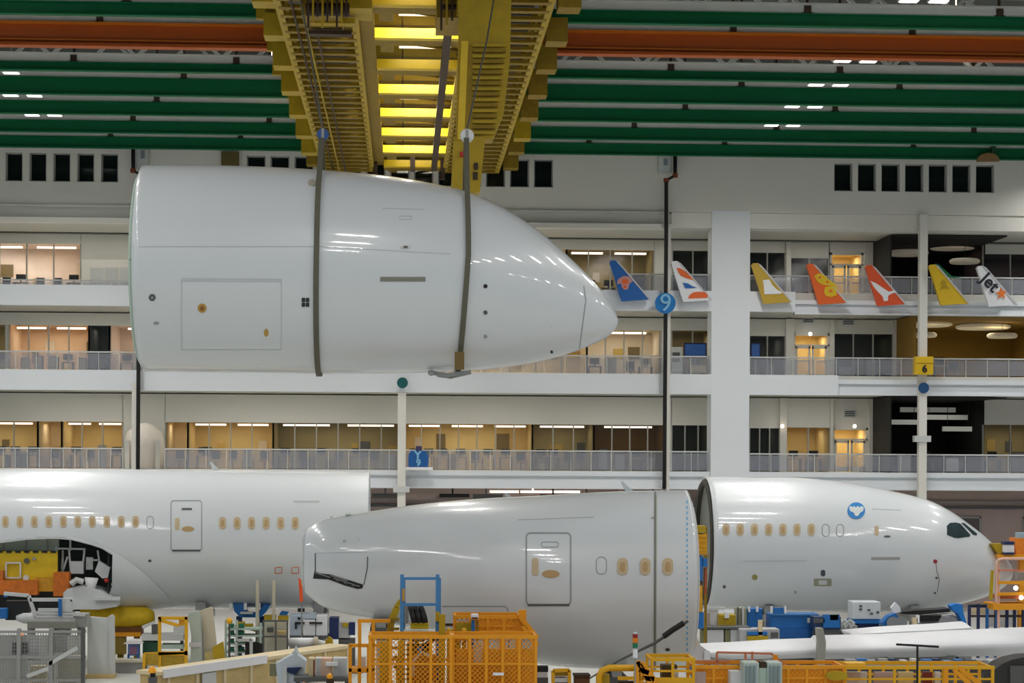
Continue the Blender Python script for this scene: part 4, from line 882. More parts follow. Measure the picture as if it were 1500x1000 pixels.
# ribbed mast with plain lower stage
t = thing('hoist_mast', 'yellow telescopic mast with ribbed upper stage behind the right sling', 'mast', P(684, 282, 66))
shape([(672, -40), (750, -40), (747, 90), (738, 165), (722, 204), (668, 204), (672, 60)], 66, .9, 'upper_stage', YEL, t)
for k in range(17): shape([(692, 64+k*8), (742-k*1.1, 64+k*8), (742-k*1.1, 68+k*8), (692, 68+k*8)], 65.86, .14, 'rib', YELD if k % 2 else YEL, t)
shape([(676, 60), (686, 60), (680, 204), (670, 204)], 65.8, .2, 'guide_rail', YELLIT, t)
shape([(665, 200), (711, 200), (707, 240), (703, 281), (684, 284), (661, 277), (663, 240)], 65.9, .8, 'lower_stage', YEL, t)
text('S', P(697, 244, 65.87), .28, DARKB, t, bold=.02); text('E', P(696, 258, 65.87), .3, DARKB, t, bold=.02)
bx(674, 680, 222, 229, 65.8, .1).build('red_marker', RED, t)
for px, a, b, lab in ((549, 228, 256, 'thin brown pendant under the crane end, left'), (604, 228, 250, 'brown pendant under the crane end, middle'), (648, 228, 262, 'brown pendant under the crane end beside the mast')):
    o = bx(px-3, px+4, a-14, b, 110.5, .4).build('crane_pendant', DARKB); o.parent = K; o.location = -Vector(K['_w'])

# ================================================================ SHOP-FLOOR EQUIPMENT
def bars(segs, Y, wd, name, mt, parent, dY=0):
    for a, b in segs:
        MB().bar(P(a[0], a[1], Y+(a[2] if len(a) > 2 else dY)), P(b[0], b[1], Y+(b[2] if len(b) > 2 else dY)), wd).build(name, mt, parent)
def eq(name, lab, cat, px, Y, group=None): return thing(name, lab, cat, (X(px, Y, 950), Y, 0), group)
def post(px, py, Y, wd, name, mt, parent):
    p = P(px, py, Y); return MB().box(p.x-wd/2, p.x+wd/2, Y-wd/2, Y+wd/2, 0, p.z).build(name, mt, parent)
def to_floor(px0, px1, py, Y, d, name, mt, parent, **k):
    x0, x1 = X(px0, Y, py), X(px1, Y, py); return MB().box(x0, x1, Y, Y+d, 0, Z(py, Y, (px0+px1)/2)).build(name, mt, parent, **k)
def cage(px0, px1, py_top, py_deck, Y, d, mt, lab, name='guarded_platform', cat='platform', posts=None, meshpanel=None, kick=True, group=None):
    """raised working platform: floor posts, deck, guard rails, infill"""
    t = eq(name, lab, cat, (px0+px1)/2, Y, group); zt = Z(py_top, Y); zd = Z(py_deck, Y); x0, x1 = X(px0, Y, py_top), X(px1, Y, py_top)
    MB().box(x0, x1, Y, Y+d, zd-.12, zd).build('deck', mt, t)
    n = posts or max(2, round((px1-px0)/34))
    for i in range(n+1):
        x = x0+(x1-x0)*i/n
        MB().box(x-.04, x+.04, Y-.04, Y+.04, 0, zt).build('post', mt, t)
        MB().box(x-.04, x+.04, Y+d-.04, Y+d+.04, 0, zt).build('post', mt, t)
    for yy in (Y, Y+d):
        MB().box(x0-.05, x1+.05, yy-.045, yy+.045, zt-.06, zt+.04).build('top_rail', mt, t)
        MB().box(x0, x1, yy-.025, yy+.025, (zt+zd)/2-.03, (zt+zd)/2+.03).build('mid_rail', mt, t)
    for xx in (x0, x1):
        MB().box(xx-.035, xx+.035, Y, Y+d, zt-.06, zt+.02).build('side_rail', mt, t); MB().bar((xx, Y, 0), (xx, Y+d, zd), .06).build('brace', mt, t)
    if kick:
        MB().box(x0, x1, Y-.03, Y, zd, zd+.16).build('kick_board', mt, t)
    if meshpanel:
        mb = MB(); s = .14; k = 0; zl = meshpanel if isinstance(meshpanel, float) else 0.4
        H = zt-zl; L = x1-x0; q = -H
        while q < L:
            for sg in (0, 1):
                a = max(0, q); b = min(L, q+H)
                if b > a:
                    za, zb_ = (a-q), (b-q)
                    pa = (x0+a, Y+.03, zl+za) if not sg else (x1-a, Y+.05, zl+za); pb_ = (x0+b, Y+.03, zl+zb_) if not sg else (x1-b, Y+.05, zl+zb_)
                    mb.bar(pa, pb_, .022)
            q += s
        o = mb.build('mesh_infill', mt, t); o['kind'] = 'stuff'
    return t, x0, x1, zd, zt
# ---- left foreground
t = eq('mesh_cage', 'grey steel mesh transport cage at the lower left edge', 'cage', 60, 76)
for px in (-30, 28, 75, 122): post(px, 920, 76, .14, 'post', GREY if px != 122 else DGREY, t); post(px, 920, 78.4, .12, 'post', GREY, t)
for py in (925, 962, 996): bars([((-34, py), (126, py))], 76, .09, 'rail', GREY, t)
bars([((72, 972), (114, 948)), ((72, 978), (40, 990))], 76, .14, 'brace', LGREY, t)
bx(42, 58, 930, 968, 76.3, .1).build('panel', LGREY, t); bx(70, 98, 930, 955, 76.5, .1).build('panel', GREY, t); bx(18, 40, 940, 958, 76.2, .4).build('control_box', DGREY, t); bx(45, 67, 975, 1020, 76.4, .3).build('carton', BEIGE, t); bx(85, 122, 960, 1020, 76.5, .2).build('panel', mat('cage_beige', (180, 176, 156)), t); bx(-30, 40, 930, 1020, 78.3, .1).build('back_panel', GREY, t); bx(40, 122, 930, 1020, 78.3, .1).build('back_panel', mat('cage_back', (170, 172, 168)), t)
mb = MB()
for k in range(40): a = -30+k*3.9; mb.bar(P(a, 925, 76.08), P(a, 1040, 76.08), .02)
for k in range(22): mb.bar(P(-30, 926+k*5, 76.08), P(122, 926+k*5, 76.08), .02)
o = mb.build('wire_mesh', GREY, t); o['kind'] = 'stuff'
for a, b, lab, c in ((27, 40, 'small round orange tag lamp on the grey mesh cage', 929),):
    o = MB().sphere(P(32, 929, 75.9), .07).build('marker_lamp', mat('lamp_or', (230, 170, 140))); o.parent = t; o.location = -Vector(t['_w'])
t = eq('boat_shaped_cart', 'white boat-shaped service cart with tubular frames above the mesh cage', 'cart', 70, 79.5)
hull = [P(24, 905, 79.5), P(34, 905, 79.5), P(60, 906, 79.5), P(100, 907, 79.5), P(112, 907, 79.5)]
MB().tube(hull, [.1, .2, .24, .24, .2], 16).build('hull', LGREY, t, smooth=True); bx(110, 127, 899, 918, 79.3, .8).build('stern_box', GREY, t); bx(40, 112, 911, 920, 79.2, .7).build('skirt', mat('skirt', (140, 140, 132)), t)
bars([((6, 869), (42, 872)), ((42, 872), (52, 902)), ((52, 902), (108, 902)), ((44, 878), (106, 878)), ((106, 878), (106, 893)), ((56, 893), (106, 893)), ((93, 878), (93, 893)), ((54, 898), (125, 900))], 79.3, .13, 'roll_bar', LGREY, t)
bars([((8, 874), (8, 872)), ((88, 877), (88, 902))], 79.2, .12, 'blue_strut', BLUE, t)
bx(56, 88, 880, 891, 79.7, .3).build('dark_opening', BLACK, t); bx(8, 42, 880, 908, 79.8, .5).build('tyre_block', BLACK, t); bx(-4, 9, 891, 906, 79.1, .4).build('blue_block', BLUE, t)
for px in (45, 85, 118): to_floor(px-5, px+5, 915, 79.6, .3, 'pedestal', GREY, t)
t = eq('panel_board', 'tall pale grey panel board on a wooden foot at lower left', 'panel', 147, 80)
shape([(128, 992), (128, 904), (132, 903), (155, 905), (163, 900), (167, 903), (168, 988)], 80, .22, 'panel', mat('panelw', (206, 210, 208), .5), t)
shape([(160, 903), (166, 900), (168, 988), (160, 990)], 79.93, .1, 'side_edge', LGREY, t)
p = P(148, 992, 80); x0, x1 = X(127, 80, 992), X(168, 80, 992); MB().box(x0, x1, 79.7, 80.5, 0, .14).build('foot', WOOD, t)
t = eq('yellow_lift_ring', 'yellow padded cylindrical cradle lying under the left fuselage', 'cradle', 180, 84.5)
MB().tube([P(118, 903, 84.5), P(135, 903, 84.5), P(190, 904, 84.5), P(215, 903, 84.5), P(226, 902, 84.5)], [.3, .42, .46, .4, .2], 18).build('padded_roll', mat('pad_yellow', (214, 178, 16), .6, var=.25, scale=5, bump=.5), t, smooth=True)
bx(140, 208, 918, 931, 84.2, .6).build('base_beam', mat('base_brown', (110, 70, 20), .6, var=.4, scale=4), t); bx(140, 206, 926, 932, 84.1, .3).build('orange_beam', OMESH, t)
for px in (150, 176, 200): to_floor(px-4, px+4, 930, 84.4, .3, 'leg', YELD, t)
bx(165, 184, 932, 958, 84.2, .3).build('hose_box', mat('olive_box', (140, 118, 40), .6, var=.4, scale=5), t)
t = eq('tool_cart', 'small blue tool cart with a white top beside the yellow scaffold', 'cart', 195, 82)
shape([(180, 943), (188, 938), (204, 938), (208, 943)], 82, .9, 'canopy', fwh, t); bx(187, 202, 944, 960, 82.1, .7).build('cabinet', mat('cart_blue', (96, 130, 190)), t); bx(190, 200, 947, 958, 82.05, .06).build('drawer_front', mat('cart_red', (130, 90, 120)), t)
for px in (188, 202): to_floor(px-1.5, px+1.5, 958, 82.1, .1, 'leg', BLUE, t); MB().tube([(X(px, 82, 970), 82.1, .15), (X(px, 82, 970), 82.25, .15)], .15, 12).build('wheel', BLACK, t)
t = eq('roller_bench', 'grey-green roller workbench behind the yellow scaffold', 'bench', 235, 82.5)
bx(207, 268, 929, 938, 82.5, 1).build('bench_top', LGREY, t); shape([(207, 917), (226, 909), (228, 912), (210, 921)], 82.6, .2, 'sloped_arm', LGREY, t); bx(209, 232, 940, 957, 82.6, .8).build('drive_box', mat('drive_green', (30, 80, 60)), t); bx(236, 268, 944, 950, 82.5, .8).build('tray', PALEG, t)
bx(222, 230, 915, 929, 82.6, .5).build('motor', DGREY, t); bx(254, 270, 916, 932, 82.8, .5).build('hood', LGREY, t)
for px in (212, 266): to_floor(px-2, px+2, 938, 82.7, .3, 'leg', DGREY, t)
t = eq('mobile_scaffold', 'narrow yellow scaffold with mesh base left of the leaning beige slab', 'scaffold', 252, 79.5)
for px in (234, 273): post(px, 903, 79.5, .12, 'post', YMESH, t); post(px, 905, 80.7, .1, 'post', YMESH, t)
post(211, 958, 79.2, .1, 'post', YMESH, t)
bars([((232, 905), (275, 905)), ((234, 908), (262, 916)), ((211, 958), (275, 955)), ((234, 957), (275, 957))], 79.5, .12, 'rail', YMESH, t)
bx(213, 232, 957, 974, 79.4, .1).build('guard_panel', mat('guard_olive', (170, 140, 30), .6, var=.4, scale=8), t); bx(236, 272, 954, 976, 79.5, .1).build('guard_panel', MATS['guard_olive'], t); bx(262, 272, 906, 916, 79.6, .3).build('gusset', YMESH, t)
t = eq('pillar_stand', 'pale green upright pillar stand beside the leaning beige slab', 'stand', 285, 80.2)
shape([(276, 902), (280, 896), (290, 895), (293, 905), (296, 1000), (278, 1000), (280, 930)], 80.2, .5, 'pillar', mat('pillar', (178, 190, 184), .5), t); bx(277, 294, 941, 947, 80.1, .2).build('collar', LGREY, t); bx(276, 281, 898, 912, 80.3, .3).build('green_cap', PALEG, t)
t = eq('leaning_slab', 'tall beige slab leaning behind the crate, with a yellow foot guard', 'slab', 305, 80.8)
shape([(292, 895), (308, 889), (311, 892), (320, 975), (300, 1000), (298, 930)], 80.8, .3, 'slab', mat('slab_beige', (206, 196, 172), .7), t)
shape([(311, 948), (327, 939), (330, 966), (313, 972)], 80.3, .1, 'yellow_guard', YEL, t); bx(300, 312, 955, 972, 80.5, .1).build('label_board', mat('dotted', (200, 182, 120), var=.4, scale=14), t)
t = eq('green_workstation', 'green and white open workstation under the left fuselage', 'workstation', 357, 82)
for px in (331, 347, 382): post(px, 908 if px != 382 else 912, 82, .09, 'post', PALEG, t)
for k, py in enumerate((920, 930, 942, 954)):
    bx(331, 384, py, py+2.5, 82, .8).build('shelf', PALEG, t)
    bx(335, 342, py-6, py-1, 82.1, .4).build('green_bin', PLANTG, t); bx(350, 357, py-6, py-1, 82.1, .4).build('green_bin', PLANTG, t)
bars([((346, 938), (368, 936)), ((368, 936), (368, 961)), ((346, 938), (346, 961))], 81.6, .12, 'white_frame', LGREY, t); bx(359, 367, 940, 960, 81.8, .2).build('dark_door', BLACK, t); bx(370, 397, 942, 958, 81.9, .5).build('machine_block', BLACK, t)
bx(332, 384, 962, 990, 82.2, .6).build('base', PALEG, t)
t = eq('stop_beacon', 'amber beacon lamp on a pole above the green workstation', 'beacon', 335, 81.4); MB().sphere(P(336, 909, 81.4), .13).build('lens', mat('amber', (240, 180, 20), .3), t, smooth=True); to_floor(334.5, 337.5, 912, 81.4, .08, 'pole', DGREY, t)
t = eq('blue_support_cradle', 'V-shaped blue support cradle touching the left fuselage belly', 'cradle', 368, 84.6)
shape([(341, 884), (356, 884), (358, 890), (362, 897), (372, 898), (382, 890), (388, 884), (396, 886), (390, 896), (382, 904), (352, 904), (343, 895)], 84.6, .8, 'saddle', BLUE, t); bx(352, 370, 896, 899, 84.4, .2).build('white_bar', LGREY, t)
for px in (338, 359, 379, 401): bx(px-2, px+2.5, 883, 893, 84.5, .15).build('white_pin', fwh, t)
for px in (350, 384): to_floor(px-4, px+4, 903, 84.8, .4, 'leg', NAVY, t)
t = eq('yellow_clamp_rig', 'row of yellow clamps on a rail below the blue cradle', 'clamp rig', 380, 83)
for a, b, c, d in ((387, 404, 901, 908), (407, 422, 902, 909), (346, 358, 911, 917), (356, 370, 914, 922), (372, 382, 918, 924)): bx(a, b, c, d, 83, .4).build('clamp', YEL, t)
shape([(344, 915), (384, 924), (384, 927), (344, 918)], 83.1, .2, 'rail', YELD, t)
for px in (350, 378, 395, 415): to_floor(px-1.5, px+1.5, 912, 83.2, .15, 'leg', DGREY, t)
o = shape([(409, 899), (412, 895), (420, 896), (423, 897), (420, 901), (410, 901)], 83.4, .4, 'blue_cap', BLUE, t)
t = eq('mesh_locker', 'grey mesh locker under the left fuselage near its right end', 'locker', 403, 80)
bx(386, 421, 909, 957, 80.6, .1).build('back_panel', mat('lock_beige', (178, 176, 158), var=.15, scale=4), t); to_floor(386, 421, 957, 80, .7, 'base', GREY, t)
bars([((386, 909), (421, 909)), ((386, 909), (386, 957)), ((404, 909), (404, 957)), ((421, 909), (421, 957)), ((386, 932), (421, 932))], 80, .07, 'frame_bar', DGREY, t)
bx(391, 400, 919, 926, 80.2, .3).build('case', DGREY, t); bx(406, 419, 924, 929, 80.2, .3).build('case', WOOD, t)
t = eq('machine_cabinet', 'blue-white machine cabinet with dark handles beneath the tail section', 'machine', 452, 83)
bx(424, 442, 900, 931, 83, 1).build('blue_door', mat('cab_blue', (186, 200, 216), .45), t, bevel=.03); bx(444, 462, 907, 931, 83, 1).build('white_door', fwh, t, bevel=.03); bx(463, 480, 901, 931, 83, 1).build('white_door', fwh, t, bevel=.03); bx(443, 463, 899, 906, 83, 1).build('top_box', mat('cab_blue', (186, 200, 216)), t)
for a, b, c, d in ((432, 446, 911, 913.5), (432, 434.5, 911, 921), (453, 472, 911, 913.5), (436, 440, 904, 907)): bx(a, b, c, d, 82.9, .1).build('handle', BLACK, t)
bx(424, 482, 931, 935, 82.9, 1.2).build('sill', DGREY, t); to_floor(424, 482, 945, 83, 1, 'base', GREY, t); bx(482, 496, 905, 936, 83, 1).build('navy_block', NAVY, t)
bx(436, 446, 891, 896, 83.2, .3).build('black_cap', BLACK, t)
t = eq('instrument_rack', 'white instrument rack between the navy block and the orange stair', 'rack', 505, 83.3); bx(496, 512, 912, 934, 83.3, .8).build('body', LGREY, t); bx(502, 510, 912, 918, 83.2, .1).build('yellow_panel', YEL, t); bx(511, 520, 912, 930, 83.2, .5).build('navy_side', NAVY, t); to_floor(496, 520, 936, 83.3, .8, 'base', DGREY, t)
t = eq('white_drum_roll', 'white roll with a ring end lying on a stand behind the crate', 'roll', 448, 80.9)
MB().tube([P(422, 940, 80.9), P(462, 940, 80.9)], .17, 18).build('roll', fwh, t, smooth=True); MB().tube([P(460, 940, 80.8), P(466, 940, 80.8)], .21, 18).build('end_ring', mat('ring_beige', (180, 172, 150)), t); MB().tube([P(465, 941, 80.9), P(476, 943, 80.9)], .13, 14).build('tail_piece', LGREY, t)
to_floor(424, 474, 945, 80.7, .5, 'stand', GREY, t)
t = eq('yellow_bollard', 'short yellow guard post at the far end of the wooden crate', 'bollard', 481, 81.6); shape([(475, 950), (477, 938), (482, 932), (487, 936), (488, 950)], 81.6, .3, 'cap', YEL, t); to_floor(475, 488, 950, 81.6, .3, 'post', YEL, t)
# long crate running diagonally
A, B = P(236, 984, 70.6), P(512, 944, 80.6); A.z = B.z = 1.25
dv = (B-A).normalized(); nv = Vector((-dv.y, dv.x, 0))
t = thing('long_crate', 'long beige crate lying diagonally at the lower left', 'crate', (A+B)/2*1.0); t.location.z = 0; t['_w'] = tuple(t.location)
def slab_(a, b, wd, z0, z1, off=0):
    a = Vector((a.x, a.y, 0)); b = Vector((b.x, b.y, 0)); v = []
    for p, s in ((a, off), (b, off), (b, off+wd), (a, off+wd)): v.append(p+nv*s)
    return MB().add([q+Vector((0,0,z0)) for q in v]+[q+Vector((0,0,z1)) for q in v], [(0,3,2,1),(4,5,6,7),(0,1,5,4),(1,2,6,5),(2,3,7,6),(3,0,4,7)])
slab_(A, B, .9, .12, 1.1).build('body', WOOD, t); slab_(A-dv*.1, B+dv*.1, 1.1, 1.1, 1.22, -.1).build('lid', BEIGE, t)
slab_(A, A+dv*6, .1, 1.0, 1.3, -.16).build('white_rim', fwh, t)
for k in range(9): p = A+dv*(k*1.6+.3); slab_(p, p+dv*.14, .06, .1, 1.08, -.06).build('batten', BEIGE, t)
for k in range(4): p = A+dv*(k*4+.5); slab_(p, p+dv*.2, .9, 0, .12).build('skid', WOOD, t)
p = A+dv*2.2; slab_(p, p+dv*.8, .03, .4, .95, -.09).build('paper_label', LGREY, t)
t = eq('amber_beacon', 'orange domed beacon on a black post by the crate end, lower left', 'beacon', 223, 70); MB().tube2([(P(223, 985, 70), .13), (P(223, 981, 70), .13), (P(223, 977, 70), .09), (P(223, 975, 70), .02)], 16).build('lens', mat('amber2', (244, 166, 20), .3, emit=.2), t, smooth=True); to_floor(220, 227, 986, 70, .2, 'post', BLACK, t); bx(217, 229, 992, 1000, 69.9, .3).build('clamp', DGREY, t)
t = eq('robot_unit', 'white covered machine with a pointed top in front of the crate', 'machine', 430, 71)
shape([(422, 962), (430, 958), (432, 948), (436, 960), (448, 968), (446, 985), (440, 1010), (408, 1010), (404, 972)], 71, .9, 'cover', mat('cov', (196, 206, 216), .5), t); bx(395, 408, 972, 990, 71.2, .5).build('arm', mat('olv', (120, 120, 90)), t); shape([(420, 978), (442, 977), (432, 988), (420, 984)], 70.9, .1, 'dark_window', NAVY, t); to_floor(405, 445, 1005, 71.1, .8, 'base', DGREY, t); bx(414, 420, 976, 1010, 70.85, .1).build('upright', LGREY, t)
bx(428, 434, 954, 961, 71.2, .2).build('head', LGREY, t)
t = eq('parts_trolley', 'parts trolley with pale boxes and a dark top before the crate', 'trolley', 485, 70)
for a, b, mt in ((452, 460, BEIGE), (462, 470, LGREY), (470, 486, mat('peach', (224, 190, 166))), (488, 508, LGREY)): bx(a, b, 964, 990, 70.5, .6).build('box', mt, t)
bx(477, 495, 970, 975, 70.3, .3).build('white_tray', fwh, t); bx(430, 514, 992, 998, 70, 1.4).build('dark_top', DGREY, t); bars([((460, 966), (460, 992))], 70.2, .06, 'strut', mat('strut_red', (120, 60, 50)), t)
for px in (436, 508): to_floor(px-3, px+3, 998, 70.2, .2, 'leg', DGREY, t)
t = eq('orange_beacon', 'small orange beacon on the dark trolley top left of the orange stair', 'beacon', 483, 69.6); MB().tube2([(P(483, 994, 69.6), .1), (P(483, 989, 69.6), .1), (P(483, 986, 69.6), .04)], 14).build('lens', MATS['amber2'], t, smooth=True); bx(478, 489, 994, 1001, 69.5, .2).build('base', DARKB, t)
to_floor(481, 485, 1000, 69.6, .1, 'post', DGREY, t)
t = eq('orange_pipe_flag', 'orange vertical flag strip at the left end of the aft section', 'flag', 440, 82.6); shape([(437, 846), (442, 850), (444, 880), (439, 882), (438, 862)], 82.4, .12, 'flag', mat('flag', (228, 88, 30), .6), t); to_floor(441, 443, 885, 82.5, .06, 'pole', mat('flag_pole', (140, 140, 140)), t)
# ---- centre foreground
Yp = 61.0
t = eq('curved_guard', 'tall yellow curved guard left of the blue ladder frame', 'guard', 578, 60.6)
arc = [(561, 1000), (562, 960), (565, 930), (570, 905), (577, 888), (584, 878), (588, 880)]
for k in range(len(arc)-1): shape([arc[k], arc[k+1], (arc[k+1][0]+7+k*.6 if k < 4 else 587, arc[k+1][1]+4), (arc[k][0]+14-k*1.5, arc[k][1]+2)], 60.6, .3, 'guard_segment', YEL, t)
for k in range(6): bx(569+k*1.5, 585, 905+k*14, 909+k*14, 60.5, .1).build('rung', YELD, t)
for px in (566, 583): post(px, 960, 60.8, .12, 'post', YMESH, t)
t = eq('orange_stair', 'two-tier orange stair frame right of the trolley', 'stair', 550, 60.4)
for px, py in ((513, 944), (527, 909), (547, 909), (562, 944), (540, 944)): post(px, py, 60.4, .1, 'post', OMESH, t); post(px, py, 61.6, .08, 'post', OMESH, t)
bars([((524, 909), (572, 909)), ((511, 945), (572, 945)), ((511, 981), (548, 981))], 60.4, .1, 'rail', OMESH, t); bars([((524, 909), (572, 909)), ((511, 945), (572, 945))], 61.6, .08, 'rail', OMESH, t)
bx(512, 545, 981, 985, 60.4, 1.2).build('tread', OMESH, t); bx(528, 536, 962, 978, 61.2, .2).build('control_box', LGREY, t); bx(512, 545, 1010, 1014, 60.4, 1.2).build('tread', OMESH, t)
t = eq('ladder_frame', 'tall pale blue ladder frame in front of the aft section', 'ladder frame', 615, 60)
for px in (589, 641): post(px, 841, 60, .11, 'upright', LBLUE, t)
post(644, 846, 60.9, .08, 'upright', LBLUE, t); post(592, 846, 60.9, .08, 'upright', LBLUE, t)
bars([((587, 847), (643, 847)), ((587, 885), (643, 885)), ((589, 932), (641, 932))], 60, .08, 'rung', LBLUE, t)
bx(589, 641, 925, 929, 59.9, 1.1).build('shelf', LGREY, t); bx(589, 641, 933, 937, 60, .9).build('shelf', LGREY, t)
bars([((641, 933), (612, 952)), ((636, 934), (618, 948))], 60, .12, 'brace', BLUE, t); bx(589, 593, 862, 880, 59.9, .1).build('yellow_tag', mat('tag_ochre', (180, 140, 60)), t); bx(638, 644, 896, 910, 59.85, .12).build('yellow_tag', YEL, t)
t = eq('cable_reel', 'three black hoses looping over a yellow roller in the blue frame', 'hose reel', 612, 60.5)
for k, px in enumerate((601, 609, 617)):
    MB().tube([P(px-1, 886, 60.5), P(px+1, 892, 60.3), P(px+4, 902, 60.2), P(px+6, 912, 60.2)], [.07, .085, .09, .09], 10).build('hose', BLACK, t, smooth=True)
for px in (594, 597): MB().tube([P(px, 886, 60.6), P(px, 912, 60.5)], .03, 6).build('cable', GREY, t)
MB().tube([P(601, 916, 60.4), P(628, 916, 60.4)], .1, 12).build('roller', mat('roller_y', (232, 200, 20)), t); bx(598, 622, 929, 940, 60.6, .4).build('black_box', BLACK, t); to_floor(608, 614, 925, 60.5, .2, 'column', YEL, t); to_floor(596, 632, 945, 60.4, .8, 'base', YELD, t)
t, x0, x1, zd, zt = cage(542, 661, 932, 1012, 58.6, 1.2, OMESH, 'orange guard-railed platform with mesh infill under the blue frame', posts=4, meshpanel=.3)
bx(556, 572, 940, 1010, 59.2, .3).build('yellow_cabinet', YEL, t); bx(583, 592, 938, 1010, 59.1, .2).build('yellow_post', YEL, t); bx(604, 640, 960, 1000, 59.2, .5).build('pump_block', mat('pump', (180, 120, 24), .6, var=.4, scale=5), t); bx(643, 652, 900, 1010, 59.7, .2).build('yellow_post', YEL, t)
MB().tube([P(604, 990, 59), P(606, 968, 59), P(618, 955, 59), P(630, 962, 59)], .05, 8).build('hose', LGREY, t)
t, x0, x1, zd, zt = cage(664, 785, 932, 1012, 58.8, 1.3, OMESH, 'wide orange guard-railed platform with dense mesh below the passenger door', posts=5, meshpanel=.3)
bx(668, 780, 950, 1040, 59.6, .1).build('back_sheet', mat('sheet_orange', (204, 140, 12), .6, var=.3, scale=4), t); bx(694, 706, 940, 972, 59.0, .1).build('white_notice', LGREY, t); bx(722, 738, 985, 989, 58.7, .06).build('white_strip', fwh, t)
t, x0, x1, zd, zt = cage(667, 762, 903, 930, 61.0, 1.2, OMESH, 'upper orange mesh-sided deck behind the wide orange platform', posts=4, meshpanel=Z(934, 61))
bx(690, 762, 905, 930, 61.7, .08).build('back_sheet', MATS['sheet_orange'], t)
bars([((762, 903), (787, 934)), ((766, 916), (787, 945))], 60.8, .14, 'stair_rail', OMESH, t); bx(760, 771, 893, 930, 60.9, .12).build('gate', OMESH, t); bx(668, 690, 912, 932, 60.9, .2).build('yellow_panel', YEL, t)
t = eq('hoist_column', 'blue and yellow column with a white lamp head before the aft section', 'column', 694, 60.6)
bx(690.5, 695.5, 908, 940, 60.6, .15).build('blue_tube', BLUE, t); to_floor(691, 695, 940, 60.6, .12, 'tube_foot', BLUE, t); bx(697, 701, 908, 940, 60.65, .12).build('yellow_tube', YELD, t); bx(690, 701, 899, 906, 60.5, .25).build('lamp_head', fwh, t, bevel=.03); bx(691, 700, 904, 906, 60.45, .05).build('lamp_slot', DARKB, t)
t = eq('yellow_valve_stack', 'cluster of yellow valve posts left of the blue column', 'valves', 664, 60.4)
for a, b, c in ((655, 660, 925), (660, 664, 922), (669, 675, 928), (677, 683, 924)): to_floor(a, b, c, 60.4, .2, 'valve_post', YEL, t)
bx(666, 686, 930, 938, 60.3, .3).build('manifold', YMESH, t)
for px, py in ((657, 923), (680, 923)): MB().sphere(P(px, py, 60.4), .08).build('valve_cap', YMESH, t)
t = eq('railing_frame', 'thin steel railing with a blue corner behind the orange deck', 'railing', 725, 62.4); bars([((645, 914), (758, 914))], 62.4, .05, 'top_rail', DARKB, t); bars([((757, 913), (764, 917))], 62.3, .1, 'blue_corner', NAVY, t)
for px in (648, 745, 760): to_floor(px-.7, px+.7, 914, 62.4, .04, 'post', GREY, t)
# small low items right of the cages
t = eq('black_toolbox', 'black and grey toolbox beside the wide orange platform', 'toolbox', 793, 62); bx(786, 803, 976, 984, 62, .4).build('lid', BLACK, t); bx(787, 802, 984, 992, 62, .4).build('case', LGREY, t); to_floor(786, 803, 992, 62, .5, 'stand', DGREY, t)
t = eq('yellow_cart', 'small yellow framed cart with a grey tray under the aft belly', 'cart', 822, 61.5); bars([((810, 982), (834, 981)), ((810, 982), (810, 1000)), ((834, 981), (834, 1000))], 61.4, .1, 'frame_bar', YMESH, t); bx(812, 832, 984, 990, 61.5, .4).build('panel', YEL, t); bx(812, 832, 993, 999, 61.4, .5).build('tray', LGREY, t); to_floor(811, 833, 999, 61.5, .6, 'base', DGREY, t)
t = eq('brown_box', 'brown box under the belly of the aft section', 'box', 853, 61.5); bx(842, 864, 990, 1020, 61.5, .5).build('body', mat('brown_box', (96, 58, 24), .7), t, bevel=.02); bx(841, 865, 988, 991, 61.45, .6).build('lid', DARKB, t); to_floor(844, 862, 1018, 61.55, .4, 'stand', DGREY, t)
t = eq('yellow_hoop_rail', 'yellow rounded hoop guard left of the signal tower', 'guard', 900, 60)
MB().tube([P(878, 1040, 60), P(878, 990, 60), P(882, 982, 60), P(892, 978, 60), P(930, 978, 60)], .1, 8).build('hoop', YMESH, t, smooth=True); bx(880, 893, 988, 1040, 60.1, .3).build('yellow_panel', YEL, t); bars([((905, 993), (932, 993))], 60, .1, 'mid_rail', YMESH, t); bx(906, 930, 998, 1030, 60.1, .3).build('brown_panel', DARKB, t)
for px in (878, 930): to_floor(px-1.5, px+1.5, 985 if px > 900 else 1000, 60, .1, 'post', YMESH, t)
t = eq('signal_tower', 'red, amber and green signal tower on a slim pole', 'signal light', 930, 58.5)
for a, b, mt in ((928, 933.5, mat('sig_red', (150, 30, 24), .3)), (933.5, 941, mat('sig_amber', (226, 130, 20), .3)), (941, 948.5, mat('sig_green', (10, 120, 80), .3))): MB().tube2([(P(930.5, b, 58.5), .075), (P(930.5, a+.4, 58.5), .075)], 16).build('lens', mt, t, smooth=False)
MB().tube2([(P(930.5, 928, 58.5), .07), (P(930.5, 925.5, 58.5), .05)], 16).build('cap', LGREY, t); MB().tube2([(P(930.5, 963, 58.5), .07), (P(930.5, 950, 58.5), .07)], 16).build('white_base', fwh, t); to_floor(929.5, 931.5, 963, 58.5, .05, 'pole', GREY, t)
